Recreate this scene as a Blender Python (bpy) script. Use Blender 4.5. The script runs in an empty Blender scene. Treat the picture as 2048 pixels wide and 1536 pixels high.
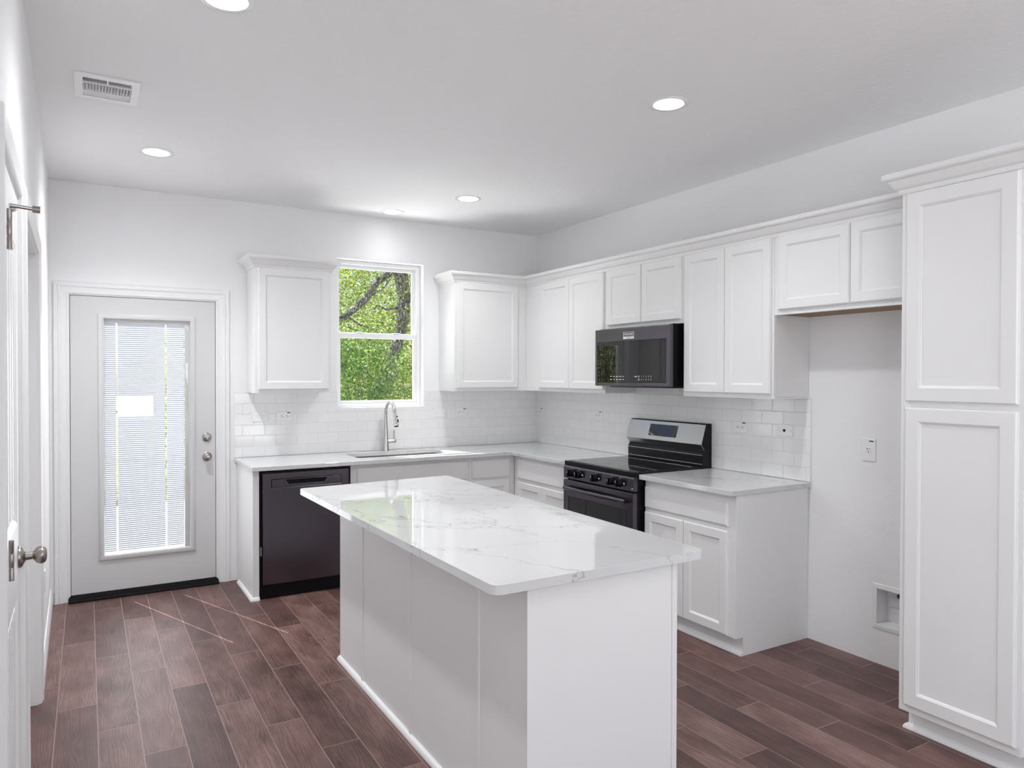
import bpy, bmesh, math, random
import numpy as np
from mathutils import Vector, Matrix
from mathutils.geometry import tessellate_polygon

PI = math.pi
SC = bpy.context.scene
COL = SC.collection
H = 2.833                                    # ceiling height

# ------------------------------------------------------------------ camera
cd = bpy.data.cameras.new('camera')
cam = bpy.data.objects.new('camera', cd)
COL.objects.link(cam)
yaw, pit, rol = math.radians(30.5736), math.radians(-0.6475), math.radians(0.0952)
F = Vector((math.sin(yaw) * math.cos(pit), math.cos(yaw) * math.cos(pit), math.sin(pit)))
R0 = Vector((math.cos(yaw), -math.sin(yaw), 0)); U0 = R0.cross(F)
Rv = R0 * math.cos(rol) + U0 * math.sin(rol); Uv = -R0 * math.sin(rol) + U0 * math.cos(rol)
M = Matrix.Identity(4)
for i in range(3):
    M[i][0] = Rv[i]; M[i][1] = Uv[i]; M[i][2] = -F[i]
M[0][3], M[1][3], M[2][3] = -3.6255, -5.6804, 1.5304
cam.matrix_world = M
cd.sensor_width = 36.0
cd.lens = 1439.3667 * 36.0 / 2048.0
cd.clip_start = 0.02
SC.camera = cam

# ------------------------------------------------------------------ world, sun, area-lamp daylight, exposure
SC.view_settings.view_transform = 'Standard'
SC.view_settings.look = 'None'
SC.view_settings.gamma = 1.0
SC.view_settings.use_curve_mapping = False
SC.view_settings.exposure = 0.64
SC.cycles.use_denoising = True
SC.cycles.max_bounces = 12
SC.cycles.diffuse_bounces = 6
SC.cycles.glossy_bounces = 5
SC.cycles.transparent_max_bounces = 24
SC.cycles.sample_clamp_indirect = 8.0

W = bpy.data.worlds.new('sky'); SC.world = W; W.use_nodes = True
wn = W.node_tree.nodes; wl = W.node_tree.links
bgn = wn['Background']
skyt = wn.new('ShaderNodeTexSky'); skyt.sky_type = 'NISHITA'; skyt.sun_disc = False
skyt.sun_elevation = math.radians(52); skyt.sun_rotation = math.radians(-21.5)
wl.new(skyt.outputs[0], bgn.inputs[0]); bgn.inputs[1].default_value = 0.10

SUN_DIR = Vector((0.366 * math.cos(math.radians(52)), -0.930 * math.cos(math.radians(52)), -math.sin(math.radians(52))))
sd = bpy.data.lights.new('sun', 'SUN'); sd.energy = 8.5; sd.angle = math.radians(0.2); sd.color = (1.0, 0.96, 0.9)
sun = bpy.data.objects.new('sun', sd); COL.objects.link(sun)
sun.rotation_euler = (-SUN_DIR).to_track_quat('Z', 'Y').to_euler(); sun.location = (-6, 10, 14)

def fill_lamp(name, loc, rot, sx, sy, power, color=(0.94, 0.97, 1.0)):
    d = bpy.data.lights.new(name, 'AREA'); d.shape = 'RECTANGLE'; d.size = sx; d.size_y = sy
    d.energy = power; d.color = color
    o = bpy.data.objects.new(name, d); COL.objects.link(o); o.location = loc; o.rotation_euler = rot
    return o
# daylight lamps added behind the camera, all unseen
fill_lamp('daylight_fill', (-1.15, -9.15, 1.45), (-PI / 2 - math.radians(70), 0, PI), 1.7, 1.9, 42)  # at the large rear window, turned up to fill from the ceiling
fill_lamp('daylight_fill', (-2.855, -9.15, 0.973), (-PI / 2, 0, PI), 0.576, 0.374, 4.5)  # placed for the bright rectangle it reflects in the door glass
fill_lamp('daylight_fill', (-3.84, -7.0, 1.45), (PI / 2, 0, -PI / 2), 1.5, 1.5, 33)  # added side fill, set in an invented opening of the left wall
# unseen lamps added as yard daylight at the sink window and the door lite
fill_lamp('daylight_fill', (-1.75, 0.95, 0.75), (-PI / 2 - math.radians(60), 0, 0), 1.6, 0.7, 44)  # low outside the window, tilted up to brighten the kitchen ceiling
fill_lamp('daylight_fill', (-3.28, -0.012, 1.1), (-PI / 2, 0, 0), 0.52, 1.56, 3.4)  # added fill on the room side of the glass, in front of the blinds

LED = 62.0                                  # emission of the downlight lenses
BEAM = 27.0                                 # power of the beam below each lens

# ------------------------------------------------------------------ materials
def mat(name, color=(0.8, 0.8, 0.8), rough=0.5, metal=0.0, **kw):
    m = bpy.data.materials.new(name); m.use_nodes = True
    b = m.node_tree.nodes['Principled BSDF']
    b.inputs['Base Color'].default_value = (*color, 1)
    b.inputs['Roughness'].default_value = rough
    b.inputs['Metallic'].default_value = metal
    for k, v in kw.items():
        b.inputs[k.replace('_', ' ')].default_value = v
    return m
class NT:
    """thin helper over a node tree"""
    def __init__(s, m): s.t = m.node_tree; s.n = s.t.nodes; s.l = s.t.links; s.b = s.n.get('Principled BSDF')
    def put(s, v, sock):
        if hasattr(v, 'is_output'): s.l.new(v, sock)
        else: sock.default_value = v
    def math(s, op, a, b=0.0, c=None):
        n = s.n.new('ShaderNodeMath'); n.operation = op; s.put(a, n.inputs[0]); s.put(b, n.inputs[1])
        if c is not None: s.put(c, n.inputs[2])
        return n.outputs[0]
    def pos(s): return s.n.new('ShaderNodeNewGeometry').outputs['Position']
    def sep(s, v):
        n = s.n.new('ShaderNodeSeparateXYZ'); s.put(v, n.inputs[0]); return n.outputs
    def comb(s, x, y, z):
        n = s.n.new('ShaderNodeCombineXYZ'); s.put(x, n.inputs[0]); s.put(y, n.inputs[1]); s.put(z, n.inputs[2]); return n.outputs[0]
    def noise(s, vec, scale, detail=2.0, rough=0.5, dist=0.0):
        n = s.n.new('ShaderNodeTexNoise'); s.put(vec, n.inputs['Vector'])
        n.inputs['Scale'].default_value = scale; n.inputs['Detail'].default_value = detail
        n.inputs['Roughness'].default_value = rough; n.inputs['Distortion'].default_value = dist
        return n.outputs
    def ramp(s, f, stops):
        n = s.n.new('ShaderNodeValToRGB'); s.put(f, n.inputs[0]); e = n.color_ramp.elements
        while len(e) < len(stops): e.new(0.5)
        for q, (p, c) in zip(e, stops): q.position = p; q.color = (*c, 1) if len(c) == 3 else c
        return n.outputs[0]
    def mix(s, f, a, b, mode='MIX'):
        n = s.n.new('ShaderNodeMix'); n.data_type = 'RGBA'; n.blend_type = mode
        s.put(f, n.inputs[0])
        for v, k in ((a, 6), (b, 7)):
            s.put((*v, 1) if isinstance(v, tuple) and len(v) == 3 else v, n.inputs[k])
        return n.outputs[2]
    def bump(s, h, strength, dist=0.01):
        n = s.n.new('ShaderNodeBump'); s.put(h, n.inputs['Height']); n.inputs['Strength'].default_value = strength
        n.inputs['Distance'].default_value = dist; s.l.new(n.outputs[0], s.b.inputs['Normal'])
    def base(s, c): s.put(c, s.b.inputs['Base Color'])

def paint_wall(name, color, scale, strength):
    m = mat(name, color, 0.75, Specular_IOR_Level=0.25); t = NT(m)
    t.bump(t.noise(t.pos(), scale, 3.0, 0.55)[0], strength, 0.004)
    return m
WALL = paint_wall('wall paint', (0.862, 0.862, 0.872), 55, 0.25)
CEIL = paint_wall('ceiling paint', (0.875, 0.875, 0.88), 34, 0.8)
CAB = mat('white cabinet paint', (0.82, 0.82, 0.82), 0.38)
TRIM = mat('white trim paint', (0.83, 0.83, 0.835), 0.35)
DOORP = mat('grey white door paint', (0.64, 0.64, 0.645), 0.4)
VINYL = mat('white vinyl', (0.85, 0.86, 0.86), 0.3)
PLATE = mat('white plastic', (0.86, 0.86, 0.87), 0.25)
DARK = mat('dark slot', (0.01, 0.01, 0.012), 0.6)
BSS = mat('black stainless steel', (0.135, 0.122, 0.145), 0.22, 1.0)
BSSL = mat('brushed grey stainless steel', (0.47, 0.455, 0.44), 0.30, 1.0)
BLACK = mat('black enamel', (0.006, 0.0055, 0.008), 0.22, Specular_IOR_Level=0.22)
BGLASS = mat('black glass', (0.008, 0.008, 0.01), 0.008, Specular_IOR_Level=0.55)
NICKEL = mat('brushed nickel', (0.55, 0.53, 0.51), 0.26, 1.0)
PEWTER = mat('satin nickel', (0.36, 0.33, 0.31), 0.3, 1.0)
CHROME = mat('chrome', (0.8, 0.8, 0.8), 0.12, 1.0)
STEEL = mat('sink steel', (0.5, 0.5, 0.5), 0.3, 1.0)
RUBBER = mat('black rubber', (0.006, 0.006, 0.006), 0.7, Specular_IOR_Level=0.15)
RAWWOOD = mat('unpainted plywood', (0.30, 0.20, 0.12), 0.7)
MARK = mat('white print', (0.85, 0.85, 0.85), 0.5)
ORANGE = mat('orange plastic', (0.9, 0.25, 0.08), 0.5)

def lens_mat(name, f):
    m = bpy.data.materials.new(name); m.use_nodes = True
    _t = NT(m); _e = _t.n.new('ShaderNodeEmission'); _e.inputs[0].default_value = (0.98, 0.99, 1.0, 1); _e.inputs[1].default_value = LED * f
    _t.l.new(_e.outputs[0], _t.n['Material Output'].inputs[0]); return m
LENS = lens_mat('lit downlight lens', 1.0); LENS2 = lens_mat('dimmed downlight lens', 0.14)

def glass(name, tint=(1, 1, 1), ior=1.45):
    m = bpy.data.materials.new(name); m.use_nodes = True; t = NT(m)
    tr = t.n.new('ShaderNodeBsdfTransparent'); tr.inputs[0].default_value = (*tint, 1)
    gl = t.n.new('ShaderNodeBsdfGlossy'); gl.inputs['Roughness'].default_value = 0.0
    fr = t.n.new('ShaderNodeFresnel'); bf = t.n.new('ShaderNodeNewGeometry').outputs['Backfacing']
    t.put(t.math('ADD', ior, t.math('MULTIPLY', bf, 1.0 / ior - ior)), fr.inputs[0])
    mx = t.n.new('ShaderNodeMixShader'); t.l.new(fr.outputs[0], mx.inputs[0]); t.l.new(tr.outputs[0], mx.inputs[1]); t.l.new(gl.outputs[0], mx.inputs[2])
    t.l.new(mx.outputs[0], t.n['Material Output'].inputs[0])
    return m
GLASS = glass('window glass')

def translucent(name, color, tcolor, f, rough=0.5):
    m = mat(name, color, rough); t = NT(m)
    tl = t.n.new('ShaderNodeBsdfTranslucent'); tl.inputs[0].default_value = (*tcolor, 1)
    mx = t.n.new('ShaderNodeMixShader'); mx.inputs[0].default_value = f
    t.l.new(t.b.outputs[0], mx.inputs[1]); t.l.new(tl.outputs[0], mx.inputs[2])
    t.l.new(mx.outputs[0], t.n['Material Output'].inputs[0])
    return m
SLAT = translucent('blind slat', (0.80, 0.82, 0.87), (0.33, 0.36, 0.43), 0.5, 0.4)

def leaf_mat(name, stops):
    m = translucent(name, (0.2, 0.4, 0.05), (0.5, 0.7, 0.1), 0.45, 0.35); t = NT(m)
    a = t.n.new('ShaderNodeAttribute'); a.attribute_name = 'tone'
    c = t.ramp(a.outputs['Fac'], stops)
    t.base(c)
    for n in t.n:
        if n.type == 'BSDF_TRANSLUCENT':
            t.l.new(t.mix(0.5, c, (0.42, 0.50, 0.10)), n.inputs[0])
    return m
LEAF = leaf_mat('oak leaves', [(0, (0.05, 0.13, 0.03)), (0.3, (0.17, 0.30, 0.05)), (0.6, (0.46, 0.58, 0.13)), (0.93, (0.80, 0.82, 0.42)), (1.0, (0.8, 0.25, 0.08))])
LEAF2 = leaf_mat('shrub leaves', [(0, (0.04, 0.13, 0.05)), (0.35, (0.12, 0.30, 0.08)), (0.75, (0.36, 0.56, 0.16)), (1.0, (0.8, 0.85, 0.55))])

def bark():
    m = mat('oak bark', (0.2, 0.18, 0.16), 0.9); t = NT(m); p = t.pos()
    x, y, z = t.sep(p)
    d_ = t.noise(p, 14, 3)[0]
    v = t.comb(t.math('ADD', t.math('MULTIPLY', x, 3.0), t.math('MULTIPLY', d_, 0.14)), t.math('MULTIPLY', y, 3.0), t.math('MULTIPLY', z, 0.62))
    vo = t.n.new('ShaderNodeTexVoronoi'); vo.feature = 'DISTANCE_TO_EDGE'; t.put(v, vo.inputs['Vector']); vo.inputs['Scale'].default_value = 17
    n = t.noise(p, 30, 4)[0]
    t.base(t.ramp(t.math('ADD', t.math('MULTIPLY', vo.outputs[0], 1.6), t.math('MULTIPLY', n, 0.5)), [(0.22, (0.03, 0.027, 0.03)), (0.42, (0.20, 0.18, 0.17)), (0.75, (0.62, 0.60, 0.58))]))
    t.bump(vo.outputs[0], 0.8, 0.05)
    return m
BARK = bark()

def floor_mat():
    m = mat('wood look plank tile', (0.1, 0.05, 0.045), 0.42, Specular_IOR_Level=0.45); t = NT(m); p = t.pos()
    x, y, z = t.sep(p)
    u = t.math('DIVIDE', t.math('ADD', x, 3.749), 0.158); i = t.math('FLOOR', u); fu = t.math('FRACT', u)
    v = t.math('DIVIDE', t.math('ADD', t.math('ADD', y, 0.905), t.math('MULTIPLY', i, 0.30833)), 0.925); j = t.math('FLOOR', v); fv = t.math('FRACT', v)
    gu = t.math('GREATER_THAN', t.math('ABSOLUTE', t.math('SUBTRACT', fu, 0.5)), 0.4885)
    gv = t.math('GREATER_THAN', t.math('ABSOLUTE', t.math('SUBTRACT', fv, 0.5)), 0.4980)
    g = t.math('MAXIMUM', gu, gv)
    wn_ = t.n.new('ShaderNodeTexWhiteNoise'); wn_.noise_dimensions = '3D'; t.put(t.comb(i, j, 0.5), wn_.inputs['Vector'])
    r1, r2, r3 = t.sep(wn_.outputs['Color'])
    # grain, stretched along the plank and shifted from plank to plank
    gx = t.math('ADD', x, t.math('MULTIPLY', r1, 37.0)); gy = t.math('ADD', y, t.math('MULTIPLY', r2, 53.0))
    warp = t.noise(t.comb(t.math('MULTIPLY', gx, 6.0), t.math('MULTIPLY', gy, 1.3), 0.0), 1.0, 2.0)[0]
    wav = t.n.new('ShaderNodeTexWave'); wav.wave_type = 'BANDS'; wav.bands_direction = 'X'
    t.put(t.comb(t.math('ADD', gx, t.math('MULTIPLY', warp, 0.16)), t.math('MULTIPLY', gy, 0.06), 0.0), wav.inputs['Vector'])
    wav.inputs['Scale'].default_value = 30; wav.inputs['Distortion'].default_value = 2.2; wav.inputs['Detail'].default_value = 2.0; wav.inputs['Detail Scale'].default_value = 1.5
    fine = t.noise(t.comb(t.math('MULTIPLY', gx, 95.0), t.math('MULTIPLY', gy, 5.0), 0.0), 1.0, 4.0, 0.6)[0]
    blot = t.noise(t.comb(t.math('MULTIPLY', gx, 7.0), t.math('MULTIPLY', gy, 3.0), 1.0), 1.0, 3.0, 0.6)[0]
    knot = t.noise(t.comb(t.math('MULTIPLY', gx, 16.0), t.math('MULTIPLY', gy, 5.0), 4.0), 1.0, 1.0)[0]
    val = t.math('ADD', t.math('MULTIPLY', wav.outputs['Fac'], 0.085), t.math('ADD', t.math('MULTIPLY', fine, 0.42), t.math('MULTIPLY', blot, 0.50)))
    val = t.math('ADD', val, t.math('MULTIPLY', t.math('SUBTRACT', r3, 0.5), 0.19))
    col = t.ramp(val, [(0.30, (0.030, 0.014, 0.012)), (0.45, (0.092, 0.045, 0.037)), (0.58, (0.170, 0.092, 0.078)), (0.76, (0.31, 0.20, 0.18))])
    dark = t.ramp(knot, [(0.68, (1, 1, 1)), (0.80, (0.35, 0.32, 0.32))])
    col = t.mix(1.0, col, dark, 'MULTIPLY')
    col = t.mix(t.math('MULTIPLY', r1, 0.30), col, (0.16, 0.085, 0.08))
    col = t.mix(g, col, (0.31, 0.215, 0.20))
    t.base(col)
    t.put(t.math('ADD', 0.34, t.math('MULTIPLY', fine, 0.18)), t.b.inputs['Roughness'])
    t.bump(t.math('SUBTRACT', t.math('MULTIPLY', val, 0.5), t.math('MULTIPLY', g, 1.2)), 0.35, 0.002)
    return m
FLOOR = floor_mat()

def tile_mat(name, axis, phase):
    m = mat(name, (0.8, 0.8, 0.8), 0.09); t = NT(m); x, y, z = t.sep(t.pos())
    u = x if axis == 'x' else y
    vec = t.comb(t.math('ADD', u, phase), t.math('SUBTRACT', z, 0.914), 0.0)
    b = t.n.new('ShaderNodeTexBrick'); t.put(vec, b.inputs['Vector']); b.offset = 0.5; b.offset_frequency = 2; b.squash = 1.0
    b.inputs['Color1'].default_value = (0.835, 0.835, 0.84, 1); b.inputs['Color2'].default_value = (0.86, 0.86, 0.865, 1); b.inputs['Mortar'].default_value = (0.73, 0.725, 0.725, 1)
    b.inputs['Scale'].default_value = 1.0; b.inputs['Mortar Size'].default_value = 0.0016; b.inputs['Mortar Smooth'].default_value = 0.2
    b.inputs['Brick Width'].default_value = 0.161; b.inputs['Row Height'].default_value = 0.0806
    t.base(b.outputs['Color'])
    b2 = t.n.new('ShaderNodeTexBrick'); t.put(vec, b2.inputs['Vector']); b2.offset = 0.5
    for k, v in (('Scale', 1.0), ('Mortar Size', 0.006), ('Mortar Smooth', 1.0), ('Brick Width', 0.161), ('Row Height', 0.0806)): b2.inputs[k].default_value = v
    wob = t.noise(vec, 9.0, 1.0)[0]
    t.bump(t.math('ADD', t.math('SUBTRACT', 1.0, b2.outputs['Fac']), t.math('MULTIPLY', wob, 0.9)), 0.35, 0.003)
    t.put(t.math('ADD', 0.08, t.math('MULTIPLY', b.outputs['Fac'], 0.5)), t.b.inputs['Roughness'])
    return m
TILE_B = tile_mat('white subway tile of back wall', 'x', 2.54 + 1.61)
TILE_R = tile_mat('white subway tile of right wall', 'y', 2.535 + 1.61)

def quartz():
    m = mat('white quartz with grey veins', (0.83, 0.83, 0.83), 0.035, Specular_IOR_Level=0.5); t = NT(m); x, y, z = t.sep(t.pos())
    # rotate so that the veins run diagonally
    a = math.radians(38)
    xr = t.math('ADD', t.math('MULTIPLY', x, math.cos(a)), t.math('MULTIPLY', y, math.sin(a)))
    yr = t.math('SUBTRACT', t.math('MULTIPLY', y, math.cos(a)), t.math('MULTIPLY', x, math.sin(a)))
    v0 = t.comb(xr, t.math('MULTIPLY', yr, 0.42), z)
    w = t.noise(v0, 3.2, 6.0, 0.62)[1]
    vm = t.n.new('ShaderNodeVectorMath'); vm.operation = 'MULTIPLY_ADD'; t.put(w, vm.inputs[0]); vm.inputs[1].default_value = (0.55, 0.55, 0.55); t.put(v0, vm.inputs[2])
    vo = t.n.new('ShaderNodeTexVoronoi'); vo.feature = 'DISTANCE_TO_EDGE'; t.put(vm.outputs[0], vo.inputs['Vector']); vo.inputs['Scale'].default_value = 3.1
    line = t.ramp(vo.outputs[0], [(0.0, (1, 1, 1)), (0.005, (0.6, 0.6, 0.6)), (0.013, (0.10, 0.10, 0.10)), (0.05, (0, 0, 0))])
    msk = t.ramp(t.noise(v0, 1.7, 2.0)[0], [(0.38, (0, 0, 0)), (0.56, (1, 1, 1))])
    fl = t.ramp(t.noise(t.pos(), 26, 4.0, 0.7)[0], [(0.35, (0.2, 0.2, 0.2)), (0.65, (1, 1, 1))])
    f = t.mix(1.0, t.mix(1.0, line, msk, 'MULTIPLY'), fl, 'MULTIPLY')
    cloud = t.ramp(t.noise(v0, 2.6, 4.0, 0.6)[0], [(0.35, (0.67, 0.67, 0.675)), (0.75, (0.63, 0.63, 0.635))])
    t.base(t.mix(f, cloud, (0.17, 0.165, 0.175)))
    return m
QUARTZ = quartz()

# ------------------------------------------------------------------ mesh helpers
def box(bm, x0, y0, z0, x1, y1, z1):
    v = [bm.verts.new(p) for p in ((x0, y0, z0), (x1, y0, z0), (x1, y1, z0), (x0, y1, z0), (x0, y0, z1), (x1, y0, z1), (x1, y1, z1), (x0, y1, z1))]
    for f in ((0, 3, 2, 1), (4, 5, 6, 7), (0, 1, 5, 4), (1, 2, 6, 5), (2, 3, 7, 6), (3, 0, 4, 7)):
        bm.faces.new([v[k] for k in f])
    return v
def bx(*a):
    bm = bmesh.new(); box(bm, *a); return bm
def prism(bm, loops, a0, a1, M=None):
    """polygon with holes (2-D loops), extruded from a0 to a1 along its own z, then mapped by M"""
    flat = [p for l in loops for p in l]
    tris = tessellate_polygon([[Vector((p[0], p[1], 0)) for p in l] for l in loops])
    M = M or Matrix.Identity(4)
    lo = [bm.verts.new(M @ Vector((p[0], p[1], a0))) for p in flat]; hi = [bm.verts.new(M @ Vector((p[0], p[1], a1))) for p in flat]
    fs = []
    for t in tris:
        fs.append(bm.faces.new([hi[k] for k in t])); fs.append(bm.faces.new([lo[k] for k in reversed(t)]))
    o = 0
    for l in loops:
        n = len(l)
        for k in range(n):
            a, b = o + k, o + (k + 1) % n
            fs.append(bm.faces.new((lo[a], lo[b], hi[b], hi[a])))
        o += n
    bmesh.ops.recalc_face_normals(bm, faces=fs)
    return bm
# maps for prism: plan (x,y)+z up ; wall in xz extruded along y ; wall in yz extruded along x
XZ = Matrix(((1, 0, 0, 0), (0, 0, 1, 0), (0, 1, 0, 0), (0, 0, 0, 1)))       # (a,b,c)->(a,c,b)
YZ = Matrix(((0, 0, 1, 0), (1, 0, 0, 0), (0, 1, 0, 0), (0, 0, 0, 1)))       # (a,b,c)->(c,a,b)
def rect(x0, y0, x1, y1): return [(x0, y0), (x1, y0), (x1, y1), (x0, y1)]
def rrect(x0, y0, x1, y1, r, n=5):
    out = []
    for cx, cy, a in ((x1 - r, y0 + r, -PI / 2), (x1 - r, y1 - r, 0), (x0 + r, y1 - r, PI / 2), (x0 + r, y0 + r, PI)):
        for k in range(n + 1): out.append((cx + r * math.cos(a + k * PI / 2 / n), cy + r * math.sin(a + k * PI / 2 / n)))
    return out
def rpoly(pts, rs, n=6):
    """polygon with rounded corners"""
    out = []; N = len(pts)
    for k in range(N):
        p = Vector(pts[k]); a = (Vector(pts[k - 1]) - p).normalized(); b = (Vector(pts[(k + 1) % N]) - p).normalized(); r = rs[k]
        if r <= 0: out.append(tuple(p)); continue
        ang = a.angle(b); d = r / math.tan(ang / 2); c = p + (a + b).normalized() * (r / math.sin(ang / 2))
        s = p + a * d - c; e = p + b * d - c
        for i in range(n + 1):
            v = s.lerp(e, i / n); out.append(tuple(c + v.normalized() * r))
    return out
def lathe(bm, prof, n=24, M=None, cap=True):
    """profile of (radius, height) around z, mapped by M"""
    M = M or Matrix.Identity(4); rings = []
    for r, h in prof:
        rings.append([bm.verts.new(M @ Vector((r * math.cos(2 * PI * k / n), r * math.sin(2 * PI * k / n), h))) for k in range(n)])
    fs = []
    for a, b in zip(rings, rings[1:]):
        for k in range(n): fs.append(bm.faces.new((a[k], a[(k + 1) % n], b[(k + 1) % n], b[k])))
    if cap:
        fs.append(bm.faces.new(list(reversed(rings[0])))); fs.append(bm.faces.new(rings[-1]))
    bmesh.ops.recalc_face_normals(bm, faces=fs)
    return bm
def tube(bm, pts, rad, n=10, cap=True):
    pts = [Vector(p) for p in pts]; rad = rad if hasattr(rad, '__len__') else [rad] * len(pts)
    rings = []; ref = None
    for k, p in enumerate(pts):
        d = (pts[min(k + 1, len(pts) - 1)] - pts[max(k - 1, 0)]).normalized()
        if ref is None: ref = d.orthogonal().normalized()
        ref = (ref - d * ref.dot(d)).normalized(); s = d.cross(ref)
        rings.append([bm.verts.new(p + (ref * math.cos(2 * PI * i / n) + s * math.sin(2 * PI * i / n)) * rad[k]) for i in range(n)])
    fs = []
    for a, b in zip(rings, rings[1:]):
        for i in range(n): fs.append(bm.faces.new((a[i], a[(i + 1) % n], b[(i + 1) % n], b[i])))
    if cap: fs.append(bm.faces.new(list(reversed(rings[0])))); fs.append(bm.faces.new(rings[-1]))
    bmesh.ops.recalc_face_normals(bm, faces=fs)
    return bm
def sweep(bm, path, prof, closed=False):
    """profile of (outwards, up) swept along a plan path with mitred corners; outwards = right-hand side of travel. path points (x,y,z)"""
    P = [Vector((p[0], p[1])) for p in path]; Z = [p[2] if len(p) > 2 else 0 for p in path]; N = len(P); rings = []
    for k in range(N):
        ds = []
        if k > 0 or closed: ds.append((P[k] - P[k - 1]).normalized())
        if k < N - 1 or closed: ds.append((P[(k + 1) % N] - P[k]).normalized())
        ns = [Vector((d.y, -d.x)) for d in ds]
        m = ns[0] if len(ns) == 1 else (ns[0] + ns[1]) / (1 + ns[0].dot(ns[1]))
        rings.append([bm.verts.new((P[k].x + m.x * d, P[k].y + m.y * d, Z[k] + h)) for d, h in prof])
    fs = []; n = len(prof)
    for k in range(N if closed else N - 1):
        a, b = rings[k], rings[(k + 1) % N]
        for i in range(n): fs.append(bm.faces.new((a[i], a[(i + 1) % n], b[(i + 1) % n], b[i])))
    if not closed: fs.append(bm.faces.new(rings[0])); fs.append(bm.faces.new(rings[-1]))
    bmesh.ops.recalc_face_normals(bm, faces=fs)
    return bm
def frame_sweep(bm, x0, z0, x1, z1, prof, sides='LTRB', M=None):
    """picture-frame moulding in a wall plane: opening rectangle, profile of (outwards from opening, towards viewer)"""
    cor = [(x0, z0), (x0, z1), (x1, z1), (x1, z0)]; dirs = [(-1, -1), (-1, 1), (1, 1), (1, -1)]
    seq = [0, 1, 2, 3, 0] if 'B' in sides else [0, 1, 2, 3]
    if 'B' not in sides: dirs[0] = (-1, 0); dirs[3] = (1, 0)
    rings = []
    for k in seq:
        (cx, cz), (dx, dz) = cor[k], dirs[k]
        rings.append([bm.verts.new((cx + dx * o, -d, cz + dz * o)) for o, d in prof])
    fs = []; n = len(prof)
    for a, b in zip(rings, rings[1:]):
        for i in range(n): fs.append(bm.faces.new((a[i], a[(i + 1) % n], b[(i + 1) % n], b[i])))
    if 'B' not in sides: fs.append(bm.faces.new(rings[0])); fs.append(bm.faces.new(rings[-1]))
    else: bmesh.ops.remove_doubles(bm, verts=bm.verts, dist=1e-6)
    bmesh.ops.recalc_face_normals(bm, faces=bm.faces)
    return bm
def panel(bm, x0, z0, x1, z1, y, rings):
    """cabinet front facing -y whose back lies at y; rings of (inset, height above the back)"""
    L = []
    for ins, d in rings:
        L.append([bm.verts.new(p) for p in ((x0 + ins, y - d, z0 + ins), (x1 - ins, y - d, z0 + ins), (x1 - ins, y - d, z1 - ins), (x0 + ins, y - d, z1 - ins))])
    for a, b in zip(L, L[1:]):
        for k in range(4): bm.faces.new((a[k], a[(k + 1) % 4], b[(k + 1) % 4], b[k]))
    bm.faces.new(L[-1]); bm.faces.new(list(reversed(L[0])))
    bmesh.ops.recalc_face_normals(bm, faces=bm.faces)
    return bm
def shaker(s=0.052):
    return [(0, 0), (0, 0.0125), (0.0025, 0.0135), (0.0055, 0.0185), (0.0075, 0.019), (s, 0.019), (s + 0.002, 0.0165), (s + 0.006, 0.0145), (s + 0.009, 0.0105), (s + 0.011, 0.0095)]
SLAB = [(0, 0), (0, 0.012), (0.0025, 0.013), (0.007, 0.0185), (0.009, 0.019)]

def obj(name, bm, m, parent=None, bevel=0.0, smooth=0.0, loc=None, segs=2):
    me = bpy.data.meshes.new(name); bm.to_mesh(me); bm.free()
    for q in (m if isinstance(m, (list, tuple)) else [m]): me.materials.append(q)
    o = bpy.data.objects.new(name, me); COL.objects.link(o)
    if smooth:
        for p in me.polygons: p.use_smooth = True
        me.set_sharp_from_angle(angle=math.radians(smooth))
    if bevel:
        b = o.modifiers.new('bevel', 'BEVEL'); b.width = bevel; b.segments = segs; b.limit_method = 'ANGLE'; b.angle_limit = math.radians(40)
    if parent: o.parent = parent
    if loc: o.location = loc
    return o
def tag(o, label, cat, group=None, kind=None):
    o['label'] = label; o['category'] = cat
    if group: o['group'] = group
    if kind: o['kind'] = kind
    return o
def thing(name, label, cat, loc=(0, 0, 0), rotz=0.0, group=None, kind=None):
    o = bpy.data.objects.new(name, None); COL.objects.link(o); o.location = loc; o.rotation_euler = (0, 0, rotz)
    o.empty_display_size = 0.1
    return tag(o, label, cat, group, kind)
def dup(root, loc, rotz=None):
    r = root.copy(); COL.objects.link(r); r.location = loc
    if rotz is not None: r.rotation_euler = (0, 0, rotz)
    for ch in list(root.children):
        c = ch.copy(); COL.objects.link(c); c.parent = r
        for g in list(ch.children):
            d = g.copy(); COL.objects.link(d); d.parent = c
    return r
def text_bm(s, size, depth, M):
    cu = bpy.data.curves.new('lettering', 'FONT'); cu.body = s; cu.size = size; cu.extrude = depth; cu.align_x = 'CENTER'; cu.align_y = 'CENTER'
    o = bpy.data.objects.new('lettering', cu); COL.objects.link(o)
    me = o.to_mesh(); bm = bmesh.new(); bm.from_mesh(me); o.to_mesh_clear()
    bpy.data.objects.remove(o); bpy.data.curves.remove(cu)
    bmesh.ops.transform(bm, matrix=M, verts=bm.verts)
    return bm
def join(bm, other):
    me = bpy.data.meshes.new('tmp'); other.to_mesh(me); other.free(); bm.from_mesh(me); bpy.data.meshes.remove(me); return bm
def Mloc(x, y, z): return Matrix.Translation((x, y, z))
RX = Matrix.Rotation(PI / 2, 4, 'X')         # z axis of a lathe -> -y (towards the viewer)
RIGHT = -PI / 2                              # turns a front that faces -y so that it faces -x

# ------------------------------------------------------------------ room shell
YB = -9.3
def struct(name, bm, m, label, cat, **k):
    return tag(obj(name, bm, m, **k), label, cat, kind='structure')
struct('floor', bx(-4.2, YB, -0.1, 0.0, 0.0, 0.0), FLOOR, 'dark brown wood-look plank tile floor with thin pinkish joints', 'floor')

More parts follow.
